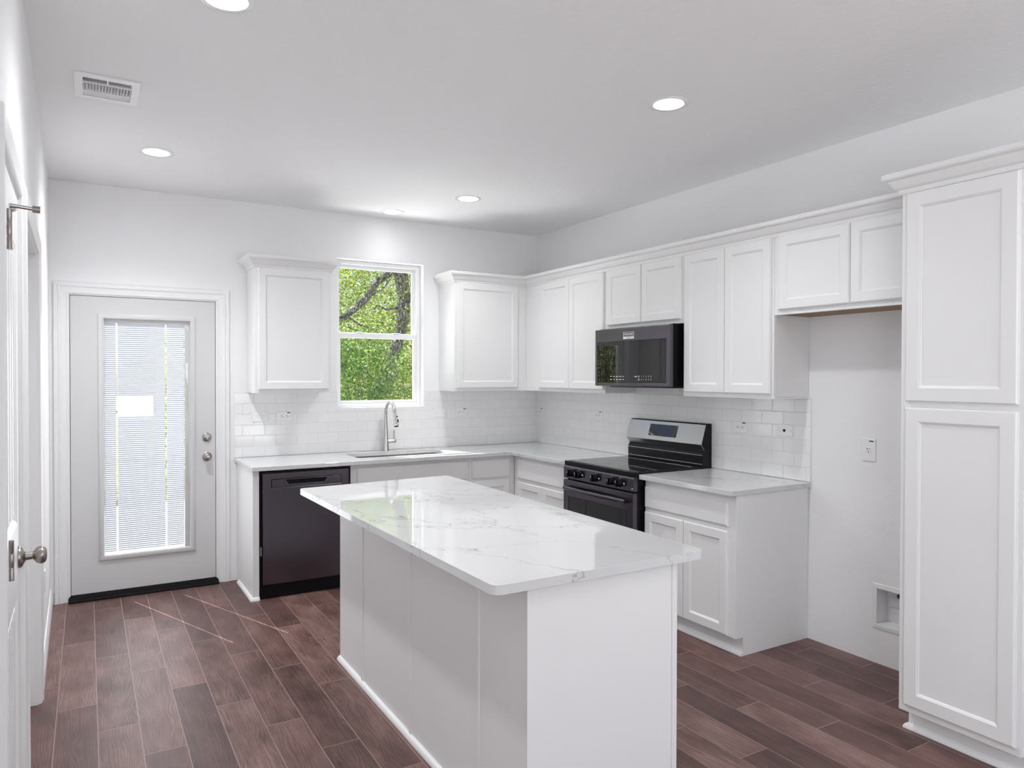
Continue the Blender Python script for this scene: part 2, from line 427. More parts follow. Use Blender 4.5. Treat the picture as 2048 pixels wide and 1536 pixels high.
# ceiling with cut-outs for the downlights and the air vent
DOWN = [(-1.225, -3.085), (-3.27, -0.997), (-1.206, -0.950), (-1.525, -0.252), (-3.204, -3.02), (-1.22, -5.2), (-3.2, -5.2), (-1.22, -7.4), (-3.2, -7.4)]  # last four are unseen lights added behind the camera
def circ(cx, cy, r, n=32): return [(cx + r * math.cos(2 * PI * k / n), cy + r * math.sin(2 * PI * k / n)) for k in range(n)]
VENT = (-3.640, -2.040, -3.440, -1.785)
bm = bmesh.new(); prism(bm, [rect(-4.2, YB - 0.15, 0.15, 0.18)] + [circ(x, y, 0.078) for x, y in DOWN] + [rect(*VENT)], H, H + 0.16)
struct('ceiling', bm, CEIL, 'white knockdown textured ceiling over the whole kitchen', 'ceiling')

# back wall (y = 0) with entry door and window openings
DX0, DX1, DZ1 = -3.738, -2.794, 2.084
WX0, WX1, WZ0, WZ1 = -1.897, -1.148, 1.270, 2.474
bm = bmesh.new()
prism(bm, [[(-4.0, 0), (DX0, 0), (DX0, DZ1), (DX1, DZ1), (DX1, 0), (0.15, 0), (0.15, H), (-4.0, H)], rect(WX0, WZ0, WX1, WZ1)], 0, 0.18, XZ)
struct('wall_back', bm, WALL, 'white back wall with the entry door and the sink window', 'wall', bevel=0.004)
# right wall (x = 0) with the recess of the water box
WBY0, WBY1, WBZ0, WBZ1 = -3.585, -3.375, 0.210, 0.405
bm = bmesh.new()
prism(bm, [rect(YB, 0, 0.0, H), rect(WBY0, WBZ0, WBY1, WBZ1)], 0, 0.15, YZ)
struct('wall_right', bm, WALL, 'white right wall behind the range and the long run of wall cabinets', 'wall')
# left wall runs a hair out of square; s = distance along it from the back corner
LW = Vector((-3.841, 0.0)); LS = Vector((0.0107, -1.0)).normalized(); LN = Vector((1.0, 0.0107)).normalized()
LROT = PI / 2 + 0.0107
ND = (2.920, 3.632, 2.098)                    # near door opening: s0, s1, head
FD = (1.690, 2.745, 2.100)                    # far door opening
ML = Matrix(((LS.x, 0, LN.x, LW.x), (LS.y, 0, LN.y, LW.y), (0, 1, 0, 0), (0, 0, 0, 1)))
bm = bmesh.new()
prism(bm, [[(-0.15, 0), (FD[0], 0), (FD[0], FD[2]), (FD[1], FD[2]), (FD[1], 0), (ND[0], 0), (ND[0], ND[2]), (ND[1], ND[2]), (ND[1], 0), (9.4, 0), (9.4, H), (-0.15, H)], rect(6.2, 0.68, 7.8, 2.22)], -0.12, 0, ML)  # last rectangle: unseen opening added for the side fill lamp
struct('wall_left', bm, WALL, 'white left wall with two painted doors seen edge-on', 'wall')
# rear wall behind the camera with its windows
bm = bmesh.new()
prism(bm, [rect(-4.2, 0, 0.15, H), rect(-2.0, 0.35, -0.3, 2.4), rect(-3.13, 0.70, -2.50, 2.35)], YB - 0.15, YB, XZ)
struct('wall_rear', bm, WALL, 'white rear wall of the living area behind the viewer', 'wall')

# baseboard on the left wall, from the far door casing to the back corner
BASEP = [(0, 0), (0.015, 0), (0.015, 0.072), (0.012, 0.080), (0.009, 0.090), (0.007, 0.098), (0, 0.100)]
def lpt(s, n=0.0, z=0.0): p = LW + LS * s + LN * n; return (p.x, p.y, z)
bm = bmesh.new(); sweep(bm, [lpt(1.615), lpt(0.001)], BASEP)
struct('baseboard_left', bm, TRIM, 'white baseboard along the left wall between door casing and back corner', 'baseboard')

# ------------------------------------------------------------------ entry door (back wall)
d1 = thing('door_1', 'pale grey full-lite entry door with enclosed blinds in the back wall', 'door', (0, 0, 0), kind='structure')
SX0, SX1, SZ0, SZ1 = -3.722, -2.810, 0.040, 2.069      # slab
GX0, GX1, GZ0, GZ1 = -3.538, -2.968, 0.275, 1.933      # lite opening
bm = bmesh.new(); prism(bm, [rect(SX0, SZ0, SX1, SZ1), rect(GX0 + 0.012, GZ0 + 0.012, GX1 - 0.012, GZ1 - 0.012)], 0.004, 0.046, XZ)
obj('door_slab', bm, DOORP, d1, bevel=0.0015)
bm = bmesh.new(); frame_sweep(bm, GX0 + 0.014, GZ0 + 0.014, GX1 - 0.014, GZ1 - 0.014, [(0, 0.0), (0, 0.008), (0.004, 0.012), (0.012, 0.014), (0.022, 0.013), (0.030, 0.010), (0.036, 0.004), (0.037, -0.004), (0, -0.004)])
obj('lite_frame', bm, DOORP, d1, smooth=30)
# head rail and side channel of the blind cassette, glass panes, slats, ladder cords, tilt slider
g = obj('glass', bx(GX0 + 0.010, 0.012, GZ0 + 0.010, GX1 - 0.010, 0.015, GZ1 - 0.010), GLASS, d1)
obj('outer_glass', bx(GX0 + 0.010, 0.036, GZ0 + 0.010, GX1 - 0.010, 0.039, GZ1 - 0.010), GLASS, d1)
BL0, BL1, BZ0, BZ1 = GX0 + 0.016, -3.020, 0.300, 1.892
bm = bmesh.new(); box(bm, GX0 + 0.014, 0.017, BZ1, GX1 - 0.014, 0.034, GZ1 - 0.012); box(bm, BL1 + 0.004, 0.017, GZ0 + 0.012, GX1 - 0.014, 0.034, BZ1)
obj('blind_cassette', bm, DOORP, d1, bevel=0.001)
CORD = (-3.447, -3.138)
NS = 112; bm = bmesh.new(); pitch_ = (BZ1 - BZ0) / NS; tilt = math.radians(62)
for k in range(NS):
    zc = BZ0 + pitch_ * (k + 0.5); hy, hz = 0.5 * 0.0168 * math.cos(tilt), 0.5 * 0.0168 * math.sin(tilt)
    for a, b in ((BL0, CORD[0] - 0.005), (CORD[0] + 0.005, CORD[1] - 0.005), (CORD[1] + 0.005, BL1)):
        L = []
        for q in range(6):
            t_ = q / 5 * 2 - 1; bulge = 0.0016 * (1 - t_ * t_)
            y_, z_ = 0.0255 + hy * t_ - bulge * math.sin(tilt), zc - hz * t_ - bulge * math.cos(tilt)
            L.append((bm.verts.new((a, y_, z_)), bm.verts.new((b, y_, z_))))
        for (p0, p1), (p2, p3) in zip(L, L[1:]): bm.faces.new((p0, p1, p3, p2))
o = obj('blind_slats', bm, SLAT, d1, smooth=60); o['label'] = 'white closed blind slats behind the door glass'
for c in CORD: obj('ladder_cord', bx(c - 0.0007, 0.0165, BZ0, c + 0.0007, 0.0172, BZ1), PLATE, d1)
obj('tilt_slider', bx(-2.992, 0.0005, 0.77, -2.982, 0.006, 1.62), DOORP, d1, bevel=0.001)
def knob_parts(prefix, x, z, parent, kind):
    if kind == 'knob':
        bm = bmesh.new(); lathe(bm, [(0.033, 0.0), (0.033, 0.006), (0.026, 0.011), (0.014, 0.014), (0.013, 0.030), (0.020, 0.036), (0.026, 0.046), (0.026, 0.054), (0.020, 0.060), (0.010, 0.062)], 28, Mloc(x, 0.004, z) @ RX)
        k = obj('door_knob', bm, PEWTER, parent, smooth=40)
        bm = bmesh.new(); lathe(bm, [(0.010, 0.0), (0.010, 0.004), (0.006, 0.005)], 16, Mloc(x, -0.058, z) @ RX); obj('lock_button', bm, NICKEL, k, smooth=40)
    else:
        bm = bmesh.new(); lathe(bm, [(0.032, 0.0), (0.032, 0.008), (0.027, 0.013), (0.024, 0.014)], 28, Mloc(x, 0.004, z) @ RX)
        k = obj('deadbolt', bm, PEWTER, parent, smooth=40)
        bm = bmesh.new(); box(bm, x - 0.016, -0.022, z + 0.000, x + 0.016, -0.010, z + 0.008); box(bm, x - 0.004, -0.026, z - 0.016, x + 0.004, -0.010, z + 0.004)
        obj('thumb_turn', bm, NICKEL, k, bevel=0.002)
knob_parts('', -2.868, 0.935, d1, 'knob'); knob_parts('', -2.870, 1.078, d1, 'deadbolt')
# jamb and casing
bm = bmesh.new()
prism(bm, [[(DX0, 0), (SX0 - 0.003, 0), (SX0 - 0.003, SZ1 + 0.003), (SX1 + 0.003, SZ1 + 0.003), (SX1 + 0.003, 0), (DX1, 0), (DX1, DZ1), (DX0, DZ1)]], -0.002, 0.17, XZ)
obj('door_jamb', bm, TRIM, d1, bevel=0.001)
bm = bmesh.new(); prism(bm, [[(SX0 - 0.004, 0.0), (SX0 + 0.010, 0), (SX0 + 0.010, SZ1 - 0.010), (SX1 - 0.010, SZ1 - 0.010), (SX1 - 0.010, 0), (SX1 + 0.004, 0), (SX1 + 0.004, SZ1 + 0.004), (SX0 - 0.004, SZ1 + 0.004)]], 0.047, 0.060, XZ)
obj('weatherstrip', bm, RUBBER, d1)
CASP = [(0, 0), (0, 0.008), (0.005, 0.0115), (0.011, 0.0115), (0.014, 0.0085), (0.020, 0.0095), (0.045, 0.0135), (0.052, 0.0195), (0.060, 0.0215), (0.066, 0.0165), (0.080, 0.0165), (0.084, 0.0195), (0.089, 0.0195), (0.090, 0)]
bm = bmesh.new(); frame_sweep(bm, DX0 + 0.006, 0, DX1 - 0.006, DZ1 - 0.004, [(o_ * 0.93, d) for o_, d in CASP], 'LTR'); obj('door_casing', bm, TRIM, d1, smooth=25)
bm = bmesh.new(); prism(bm, [[(-0.058, 0.0), (-0.058, 0.010), (-0.050, 0.017), (-0.030, 0.019), (-0.028, 0.026), (-0.012, 0.030), (0.0, 0.037), (0.10, 0.037), (0.10, 0)]], DX0 + 0.001, DX1 - 0.001, Matrix(((0, 0, 1, 0), (1, 0, 0, 0), (0, 1, 0, 0), (0, 0, 0, 1))))
o = obj('threshold', bm, RUBBER, d1, bevel=0.0015); o['label'] = 'black door threshold'

# ------------------------------------------------------------------ window over the sink
w1 = thing('window_1', 'white vinyl single-hung window over the sink looking onto green trees', 'window', (0, 0, 0), kind='structure')
FX0, FX1, FZ0, FZ1 = WX0 + 0.001, WX1 - 0.001, WZ0 + 0.001, WZ1 - 0.001
bm = bmesh.new(); prism(bm, [rect(FX0, FZ0, FX1, FZ1), rect(FX0 + 0.030, FZ0 + 0.030, FX1 - 0.030, FZ1 - 0.030)], 0.075, 0.165, XZ); obj('window_frame', bm, VINYL, w1, bevel=0.003)
ZM = 1.862
def sash(name, x0, z0, x1, z1, y0, y1, wx, wb, wt):
    bm = bmesh.new(); prism(bm, [rect(x0, z0, x1, z1), rect(x0 + wx, z0 + wb, x1 - wx, z1 - wt)], y0, y1, XZ)
    s = obj(name, bm, VINYL, w1, bevel=0.003)
    obj('pane', bx(x0 + wx - 0.004, (y0 + y1) / 2 - 0.002, z0 + wb - 0.004, x1 - wx + 0.004, (y0 + y1) / 2 + 0.002, z1 - wt + 0.004), GLASS, s)
    return s
sash('upper_sash', FX0 + 0.028, ZM - 0.016, FX1 - 0.028, FZ1 - 0.028, 0.122, 0.150, 0.026, 0.042, 0.030)
low = sash('lower_sash', FX0 + 0.028, FZ0 + 0.024, FX1 - 0.028, ZM + 0.020, 0.090, 0.118, 0.026, 0.030, 0.042)
for x in (-1.68, -1.36): obj('sash_lock', bx(x - 0.03, 0.086, ZM + 0.0205, x + 0.03, 0.112, ZM + 0.030), VINYL, low, bevel=0.003)

# ------------------------------------------------------------------ the two doors of the left wall
NCAS = [(0, 0), (0, 0.009), (0.006, 0.012), (0.012, 0.010), (0.035, 0.015), (0.050, 0.018), (0.056, 0.016), (0.058, 0)]
def left_door(name, label, s0, s1, head, recess):
    """local x runs along the wall towards the back corner, local -y into the room"""
    p = lpt(s1); r = thing(name, label, 'door', (p[0], p[1], 0), LROT, kind='structure'); w = s1 - s0
    bm = bmesh.new(); frame_sweep(bm, 0.004, 0, w - 0.004, head - 0.004, NCAS, 'LTR'); obj('door_casing', bm, TRIM, r, smooth=25)
    bm = bmesh.new(); prism(bm, [[(0.0005, 0), (0.014, 0), (0.014, head - 0.014), (w - 0.014, head - 0.014), (w - 0.014, 0), (w - 0.0005, 0), (w - 0.0005, head - 0.0005), (0.0005, head - 0.0005)]], 0.0, 0.118, XZ); obj('door_jamb', bm, TRIM, r)
    x0, x1, z0, z1 = 0.017, w - 0.017, 0.012, head - 0.017; t = recess
    bm = bmesh.new(); st = 0.095; rails = ((0.20, 0.86), (1.08, 1.92))
    prism(bm, [rect(x0, z0, x1, z1)] + [rect(x0 + st, a, x1 - st, b) for a, b in rails], t, t + 0.035, XZ)
    obj('door_slab', bm, TRIM, r, bevel=0.002)
    for a, b in rails:
        bm = bmesh.new(); panel(bm, x0 + st, a, x1 - st, b, t + 0.024, [(0, 0), (0, 0.022), (0.004, 0.022), (0.014, 0.012), (0.022, 0.010), (0.030, 0.018), (0.034, 0.019)])
        n = 5; pw = (x1 - x0 - 2 * st - 0.08) / n
        for k in range(n + 1): box(bm, x0 + st + 0.04 + k * pw - 0.004, t + 0.0035, a + 0.04, x0 + st + 0.04 + k * pw + 0.004, t + 0.0052, b - 0.04)
        obj('door_panel', bm, TRIM, r)
    return r, w
d2, w2 = left_door('door_2', 'white panelled closet door with nickel knob nearest along the left wall', *ND[:2], ND[2], 0.001)
for zh in (1.875, 1.090, 0.28):
    bm = bmesh.new(); lathe(bm, [(0.0056, -0.048), (0.0056, -0.018), (0.0050, -0.017), (0.0050, -0.016), (0.0056, -0.015), (0.0056, 0.015), (0.0050, 0.016), (0.0050, 0.017), (0.0056, 0.018), (0.0056, 0.048)], 14, Mloc(0.020, -0.021, zh))
    hg = obj('hinge', bm, PEWTER, d2, smooth=40)
    if zh > 1.8:
        bm = bmesh.new(); tube(bm, [(0.020, -0.021, zh + 0.055), (0.024, -0.035, zh + 0.056), (0.030, -0.070, zh + 0.054)], [0.006, 0.0045, 0.0045], 10)
        ds = obj('door_stop', bm, NICKEL, hg, smooth=40)
        bm = bmesh.new(); tube(bm, [(0.0295, -0.066, zh + 0.054), (0.030, -0.082, zh + 0.0535)], [0.008, 0.0085], 12); join(bm, tube(bmesh.new(), [(0.024, -0.035, zh + 0.056), (0.060, -0.030, zh + 0.054), (0.075, -0.018, zh + 0.053)], 0.004, 8))
        obj('bumper', bm, PEWTER, hg, smooth=40)
bm = bmesh.new(); lathe(bm, [(0.034, 0.0), (0.034, 0.004), (0.031, 0.009), (0.022, 0.013), (0.013, 0.018), (0.0115, 0.036), (0.016, 0.040), (0.024, 0.046), (0.0275, 0.055), (0.0275, 0.062), (0.024, 0.069), (0.015, 0.073), (0.005, 0.074)], 30, Mloc(w2 - 0.074, 0.0, 0.968) @ RX)
obj('door_knob', bm, PEWTER, d2, smooth=45)
d3, w3 = left_door('door_3', 'white recessed door beyond the closet door on the left wall', *FD[:2], FD[2], 0.080)

# ------------------------------------------------------------------ cabinets
CROWN = [(0.0, 0.0), (0.006, 0.0), (0.009, 0.006), (0.012, 0.012), (0.012, 0.018), (0.018, 0.021), (0.024, 0.027), (0.034, 0.042), (0.042, 0.056), (0.050, 0.060), (0.056, 0.062), (0.060, 0.068), (0.060, 0.086), (0.0, 0.086)]
UZ0, UZ1 = 1.402, 2.316
UD = 0.302
def wall_cab(label, loc, rotz, w, h, doors, depth=UD, bottom=None, gap=0.002):
    """local x to the right as seen, y = 0 at the wall, front at -depth. doors: (x0, x1) list"""
    r = thing('wall_cabinet', label, 'cabinet', loc, rotz, 'white wall cabinets')
    bm = bmesh.new(); box(bm, 0.0, -depth + 0.019, 0.010, w, -gap, h); obj('cabinet_box', bm, CAB, r, bevel=0.001)
    if bottom:
        o = obj('bottom_panel', bx(0.001, -depth + 0.02, 0.003, w - 0.001, -gap, 0.0095), RAWWOOD, r); o['label'] = 'unpainted wood underside'
    else: obj('bottom_panel', bx(0.0, -depth + 0.02, 0.0, w, -gap, 0.0095), CAB, r)
    # face frame: outer rectangle with one opening behind the doors
    x0, x1 = doors[0][0] + 0.02, doors[-1][1] - 0.02
    bm = bmesh.new(); prism(bm, [rect(0, 0, w, h), rect(x0, 0.045, x1, h - 0.045)], -depth, -depth + 0.0188, XZ); obj('face_frame', bm, CAB, r, bevel=0.001)
    for a, b in doors:
        bm = bmesh.new(); panel(bm, a, 0.026, b, h - 0.010, -depth - 0.0005, shaker()); obj('door', bm, CAB, r)
    return r
# left of the window
LUX = -2.588
wcl = wall_cab('white one-door wall cabinet left of the sink window', (LUX, 0, UZ0), 0, 0.550, UZ1 - UZ0, [(0.021, 0.532)])
bm = bmesh.new(); sweep(bm, [(0, -0.003), (0, -UD), (0.550, -UD), (0.550, -0.003)], CROWN)
obj('crown_molding', bm, CAB, wcl, loc=(0, 0, UZ1 - UZ0 - 0.010))
# right of the window, into the corner
wall_cab('white one-door wall cabinet right of the sink window running into the corner', (-1.002, 0, UZ0), 0, 1.000, UZ1 - UZ0, [(0.021, 0.606)])
# along the right wall
def rcab(label, y0, y1, z0, doors, **k):
    return wall_cab(label, (0, y0, z0), RIGHT, y0 - y1, UZ1 - z0, [(y0 - a, y0 - b) for a, b in doors], **k)
rcab('white two-door wall cabinet between the corner and the microwave', -0.3035, -1.420, UZ0, [(-0.529, -0.968), (-0.972, -1.411)])
rcab('short white two-door wall cabinet directly above the microwave', -1.4215, -2.236, 1.8745, [(-1.452, -1.833), (-1.839, -2.222)])
rcab('white two-door wall cabinet between microwave and empty fridge space', -2.2375, -2.9475, UZ0, [(-2.254, -2.590), (-2.594, -2.934)])
rcab('short white two-door wall cabinet above the empty fridge space', -2.949, -3.870, 1.872, [(-2.982, -3.419), (-3.423, -3.857)], bottom=True)
bm = bmesh.new(); sweep(bm, [(-1.002, -0.003), (-1.002, -UD), (-UD, -UD), (-UD, -3.811)], CROWN)
tag(obj('crown_molding', bm, CAB, loc=(0, 0, UZ1 - 0.010)), 'white crown molding along the corner and right-wall cabinet tops', 'molding')
# tall pantry
PY0, PY1, PDX = -3.873, -4.345, 0.62
pt = thing('pantry_cabinet', 'tall white two-door pantry cabinet right of the fridge space', 'cabinet', (0, PY0, 0), RIGHT); pw = PY0 - PY1
bm = bmesh.new()
prism(bm, [[(-0.002, 0.0), (-0.002, 2.316), (-PDX + 0.019, 2.316), (-PDX + 0.019, 0.102), (-PDX + 0.075, 0.102), (-PDX + 0.075, 0.0)]], 0, pw, YZ); obj('cabinet_box', bm, CAB, pt, bevel=0.001)
bm = bmesh.new(); prism(bm, [rect(0, 0.102, pw, 2.316), rect(0.05, 0.16, pw - 0.05, 1.395), rect(0.05, 1.43, pw - 0.05, 2.27)], -PDX, -PDX + 0.0188, XZ); obj('face_frame', bm, CAB, pt, bevel=0.001)
for a, b in ((0.134, 1.400), (1.424, 2.302)):
    bm = bmesh.new(); panel(bm, 0.026, a, pw - 0.016, b, -PDX - 0.0005, shaker(0.058)); obj('door', bm, CAB, pt)
SHOE = [(0, 0), (0.018, 0), (0.017, 0.008), (0.012, 0.017), (0.004, 0.022), (0, 0.023)]
bm = bmesh.new(); sweep(bm, [(0.001, -PDX + 0.080), (0.001, -PDX + 0.0745), (pw - 0.001, -PDX + 0.0745)], SHOE); obj('shoe_molding', bm, TRIM, pt)
bm = bmesh.new(); sweep(bm, [(0, -0.003), (0, -PDX), (pw, -PDX), (pw, -0.003)], CROWN); obj('crown_molding', bm, CAB, pt, loc=(0, 0, 2.306))

# base cabinets
CT = 0.914; TH = 0.030; BT = CT - TH - 0.001; BD = 0.600
def base_cab(label, loc, rotz, w, fronts, body=BT):
    """fronts: (kind, x0, x1, z0, z1) in local x"""
    r = thing('base_cabinet', label, 'cabinet', loc, rotz, 'white base cabinets')
    bm = bmesh.new(); prism(bm, [[(-0.002, 0.0), (-0.002, body), (-BD + 0.019, body), (-BD + 0.019, 0.102), (-BD + 0.058, 0.102), (-BD + 0.058, 0.0)]], 0, w, YZ); obj('cabinet_box', bm, CAB, r, bevel=0.001)
    bm = bmesh.new(); prism(bm, [rect(0, 0.102, w, BT)], -BD, -BD + 0.0188, XZ); obj('face_frame', bm, CAB, r, bevel=0.001)
    bm = bmesh.new(); sweep(bm, [(0, -BD + 0.0575), (w, -BD + 0.0575)], SHOE); obj('shoe_molding', bm, TRIM, r)
    for kind, a, b, z0, z1 in fronts:
        bm = bmesh.new(); panel(bm, a, z0, b, z1, -BD - 0.0005, SLAB if kind != 'door' else shaker()); obj({'drawer': 'drawer', 'false': 'false_front', 'door': 'door'}[kind], bm, CAB, r)
    return r
base_cab('white sink base cabinet with a wide false front right of the dishwasher', (-1.982, 0, 0), 0, 0.962, [('false', 0.044, 0.936, 0.713, 0.860), ('door', 0.044, 0.488, 0.112, 0.690), ('door', 0.492, 0.936, 0.112, 0.690)], body=0.68)
base_cab('narrow white drawer base cabinet in the corner right of the sink cabinet', (-1.0185, 0, 0), 0, 0.4183, [('drawer', 0.022, 0.366, 0.708, 0.857), ('door', 0.022, 0.366, 0.112, 0.690)])
base_cab('white drawer and two-door base cabinet between corner and range', (0, -0.602, 0), RIGHT, 0.830, [('drawer', 0.068, 0.813, 0.700, 0.852), ('door', 0.068, 0.438, 0.110, 0.675), ('door', 0.442, 0.813, 0.110, 0.675)])
base_cab('white drawer and two-door base cabinet at the open end right of the range', (0, -2.214, 0), RIGHT, 0.736, [('drawer', 0.010, 0.687, 0.708, 0.840), ('door', 0.010, 0.345, 0.109, 0.684), ('door', 0.350, 0.687, 0.109, 0.684)])
# end panel left of the dishwasher
ep = thing('end_panel', 'narrow white end panel closing the counter left of the dishwasher', 'panel', (-2.662, 0, 0))
obj('panel_board', bx(0, -BD, 0, 0.042, -0.002, BT), CAB, ep, bevel=0.0015)
bm = bmesh.new(); sweep(bm, [(0, -0.09), (0, -BD), (0.042, -BD)], SHOE); obj('shoe_molding', bm, TRIM, ep)

# backsplash tile
bm = bmesh.new(); prism(bm, [[(-2.680, CT + 0.0008), (-0.0005, CT + 0.0008), (-0.0005, 1.4015), (WX1, 1.4015), (WX1, WZ0), (WX0, WZ0), (WX0, 1.4015), (-2.680, 1.4015)]], -0.0085, -0.0005, XZ)
struct('trim_1', bm, TILE_B, 'white subway tile backsplash on the back wall around the window', 'backsplash', bevel=0.002)
bm = bmesh.new(); prism(bm, [[(-2.968, CT + 0.0008), (-0.009, CT + 0.0008), (-0.009, 1.4015), (-1.422, 1.4015), (-1.422, 1.50), (-2.234, 1.50), (-2.234, 1.4015), (-2.968, 1.4015)]], -0.0085, -0.0005, YZ)
struct('trim_2', bm, TILE_R, 'white subway tile backsplash on the right wall behind the range', 'backsplash', bevel=0.002)

# ------------------------------------------------------------------ counters
SK = (-1.880, -0.475, -1.105, -0.135)
bm = bmesh.new()
prism(bm, [[(-2.677, -0.002), (-2.677, -0.653), (-0.653, -0.653), (-0.653, -1.432), (-0.002, -1.432), (-0.002, -0.002)], rrect(*SK, 0.035)], CT - TH, CT)
tag(obj('worktop', bm, QUARTZ, bevel=0.003), 'L-shaped white quartz worktop with the sink in the corner run', 'worktop', 'quartz worktops')
bm = bmesh.new(); prism(bm, [rect(-0.653, -2.966, -0.002, -2.2115)], CT - TH, CT)
tag(obj('worktop', bm, QUARTZ, bevel=0.003), 'short white quartz worktop between range and fridge space', 'worktop', 'quartz worktops')
# sink bowl
sk = thing('sink', 'undermounted stainless steel sink below the window', 'sink', (0, 0, 0))
bm = bmesh.new()
r0 = rrect(SK[0] - 0.004, SK[1] - 0.004, SK[2] + 0.004, SK[3] + 0.004, 0.04); r1 = rrect(SK[0] + 0.012, SK[1] + 0.012, SK[2] - 0.012, SK[3] - 0.012, 0.05)
zt, zb = CT - TH - 0.001, 0.70
A = [bm.verts.new((x, y, zt)) for x, y in r0]; B = [bm.verts.new((x, y, zb + 0.02)) for x, y in r1]
C_ = [bm.verts.new((x * 0.96 + 0.04 * -1.4925, y * 0.94 + 0.06 * -0.305, zb)) for x, y in r1]
for P, Q in ((A, B), (B, C_)):
    for k in range(len(P)): bm.faces.new((P[k], P[(k + 1) % len(P)], Q[(k + 1) % len(P)], Q[k]))
bm.faces.new(C_)
o = obj('bowl', bm, STEEL, sk, smooth=40); so = o.modifiers.new('wall', 'SOLIDIFY'); so.thickness = 0.0015; so.offset = 0
bm = bmesh.new(); lathe(bm, [(0.045, 0.0), (0.043, 0.004), (0.02, 0.003)], 24, Mloc(-1.4925, -0.305, zb + 0.001)); obj('drain', bm, CHROME, sk, smooth=40)
# faucet
FXc, FYc = -1.512, -0.066
fa = thing('faucet', 'brushed nickel pull-down faucet standing behind the sink', 'faucet', (FXc, FYc, CT))
bm = bmesh.new(); lathe(bm, [(0.0275, 0.0003), (0.0275, 0.004), (0.0262, 0.012), (0.0215, 0.090), (0.0165, 0.170), (0.0138, 0.228), (0.0132, 0.238)], 28); obj('body', bm, NICKEL, fa, smooth=40)
pts = [(0, 0, 0.236), (0, 0, 0.30)]
for k in range(0, 17):
    a = PI * k / 16 * 0.93; pts.append((0, -0.098 + 0.098 * math.cos(a), 0.310 + 0.090 * math.sin(a)))
e = Vector(pts[-1]); dn = (Vector(pts[-1]) - Vector(pts[-2])).normalized(); pts.append(tuple(e + dn * 0.012))
bm = bmesh.new(); tube(bm, pts, 0.0122, 16); obj('spout', bm, NICKEL, fa, smooth=50)
e = Vector(pts[-1]); Ms = Matrix.Translation(e) @ dn.to_track_quat('Z', 'Y').to_matrix().to_4x4()
bm = bmesh.new(); lathe(bm, [(0.0128, 0.0), (0.0140, 0.02), (0.0165, 0.062), (0.0205, 0.098), (0.0205, 0.108), (0.0185, 0.110)], 24, Ms); sh = obj('spray_head', bm, CHROME, fa, smooth=45)
bm = bmesh.new(); lathe(bm, [(0.0180, 0.1085), (0.017, 0.1125)], 24, Ms); obj('nozzle', bm, RUBBER, sh)
for q, rr, ln in ((0.030, 0.0075, 0.0), (0.066, 0.0085, 0.018)):
    p = e + dn * q + Vector((0.012, -0.0085, 0)); bm = bmesh.new()
    tube(bm, [tuple(p - dn * ln / 2 - dn * 0.006), tuple(p - dn * ln / 2), tuple(p + dn * ln / 2), tuple(p + dn * (ln / 2 + 0.006))], [rr * 0.6, rr, rr, rr * 0.6], 12)
    obj('spray_button', bm, RUBBER, sh, smooth=45)
bm = bmesh.new(); tube(bm, [(0.012, -0.004, 0.080), (0.058, -0.012, 0.080)], 0.0155, 18); tube(bm, [(0.060, -0.0123, 0.080), (0.078, -0.0155, 0.080), (0.082, -0.016, 0.080)], [0.0165, 0.0165, 0.0135], 18); hb = obj('handle_hub', bm, NICKEL, fa, smooth=45)
bm = bmesh.new(); tube(bm, [(0.068, -0.014, 0.092), (0.066, -0.014, 0.13), (0.0655, -0.014, 0.168)], [0.0062, 0.0055, 0.006], 12); obj('lever', bm, NICKEL, hb, smooth=45)

# ------------------------------------------------------------------ dishwasher
dw = thing('dishwasher', 'black stainless dishwasher at the left end of the counter', 'dishwasher', (-2.617, 0, 0)); DWW = 0.632
obj('tub', bx(0.004, -0.575, 0.012, DWW - 0.004, -0.03, 0.868), BLACK, dw)
bm = bmesh.new(); prism(bm, [rect(0.016, 0.100, DWW - 0.014, 0.862), rect(0.075, 0.762, DWW - 0.075, 0.818)], -0.622, -0.580, XZ); dd = obj('door', bm, BSS, dw, bevel=0.004)
bm = bmesh.new(); prism(bm, [rect(0.0765, 0.7635, DWW - 0.0765, 0.8165), [(0.20, 0.772), (0.43, 0.772), (0.46, 0.812), (0.17, 0.812)]], -0.6205, -0.600, XZ); obj('control_strip', bm, BSS, dd, bevel=0.001)
bm = bmesh.new(); prism(bm, [[(0.172, 0.765), (0.458, 0.765), (0.458, 0.815), (0.172, 0.815)]], -0.600, -0.586, XZ); obj('pocket_handle', bm, BLACK, dd)
bm = bmesh.new(); prism(bm, [[(0.201, 0.773), (0.429, 0.773), (0.436, 0.782), (0.194, 0.782)]], -0.618, -0.601, XZ); obj('handle_lip', bm, BSS, dd)
obj('kick_plate', bx(0.006, -0.590, 0.004, DWW - 0.006, -0.577, 0.097), BLACK, dw)
bm = bmesh.new(); box(bm, 0.0045, -0.600, 0.02, 0.0115, -0.577, 0.862); obj('side_gasket', bm, BLACK, dw)
obj('bracket', bx(0.0025, -0.607, 0.30, 0.0105, -0.6005, 0.36), STEEL, dw)

# ------------------------------------------------------------------ range
RY0, RY1 = -1.4365, -2.2075; RW = RY0 - RY1
rg = thing('range', 'black stainless freestanding electric range against the right wall', 'range', (0, RY0, 0), RIGHT)
obj('body', bx(0.004, -0.655, 0.03, RW - 0.004, -0.030, 0.895), BLACK, rg, bevel=0.003)
for x in (0.05, RW - 0.05):
    for y in (-0.60, -0.08):
        bm = bmesh.new(); lathe(bm, [(0.018, 0.0005), (0.018, 0.02), (0.010, 0.0295)], 12, Mloc(x, y, 0)); obj('foot', bm, BLACK, rg)
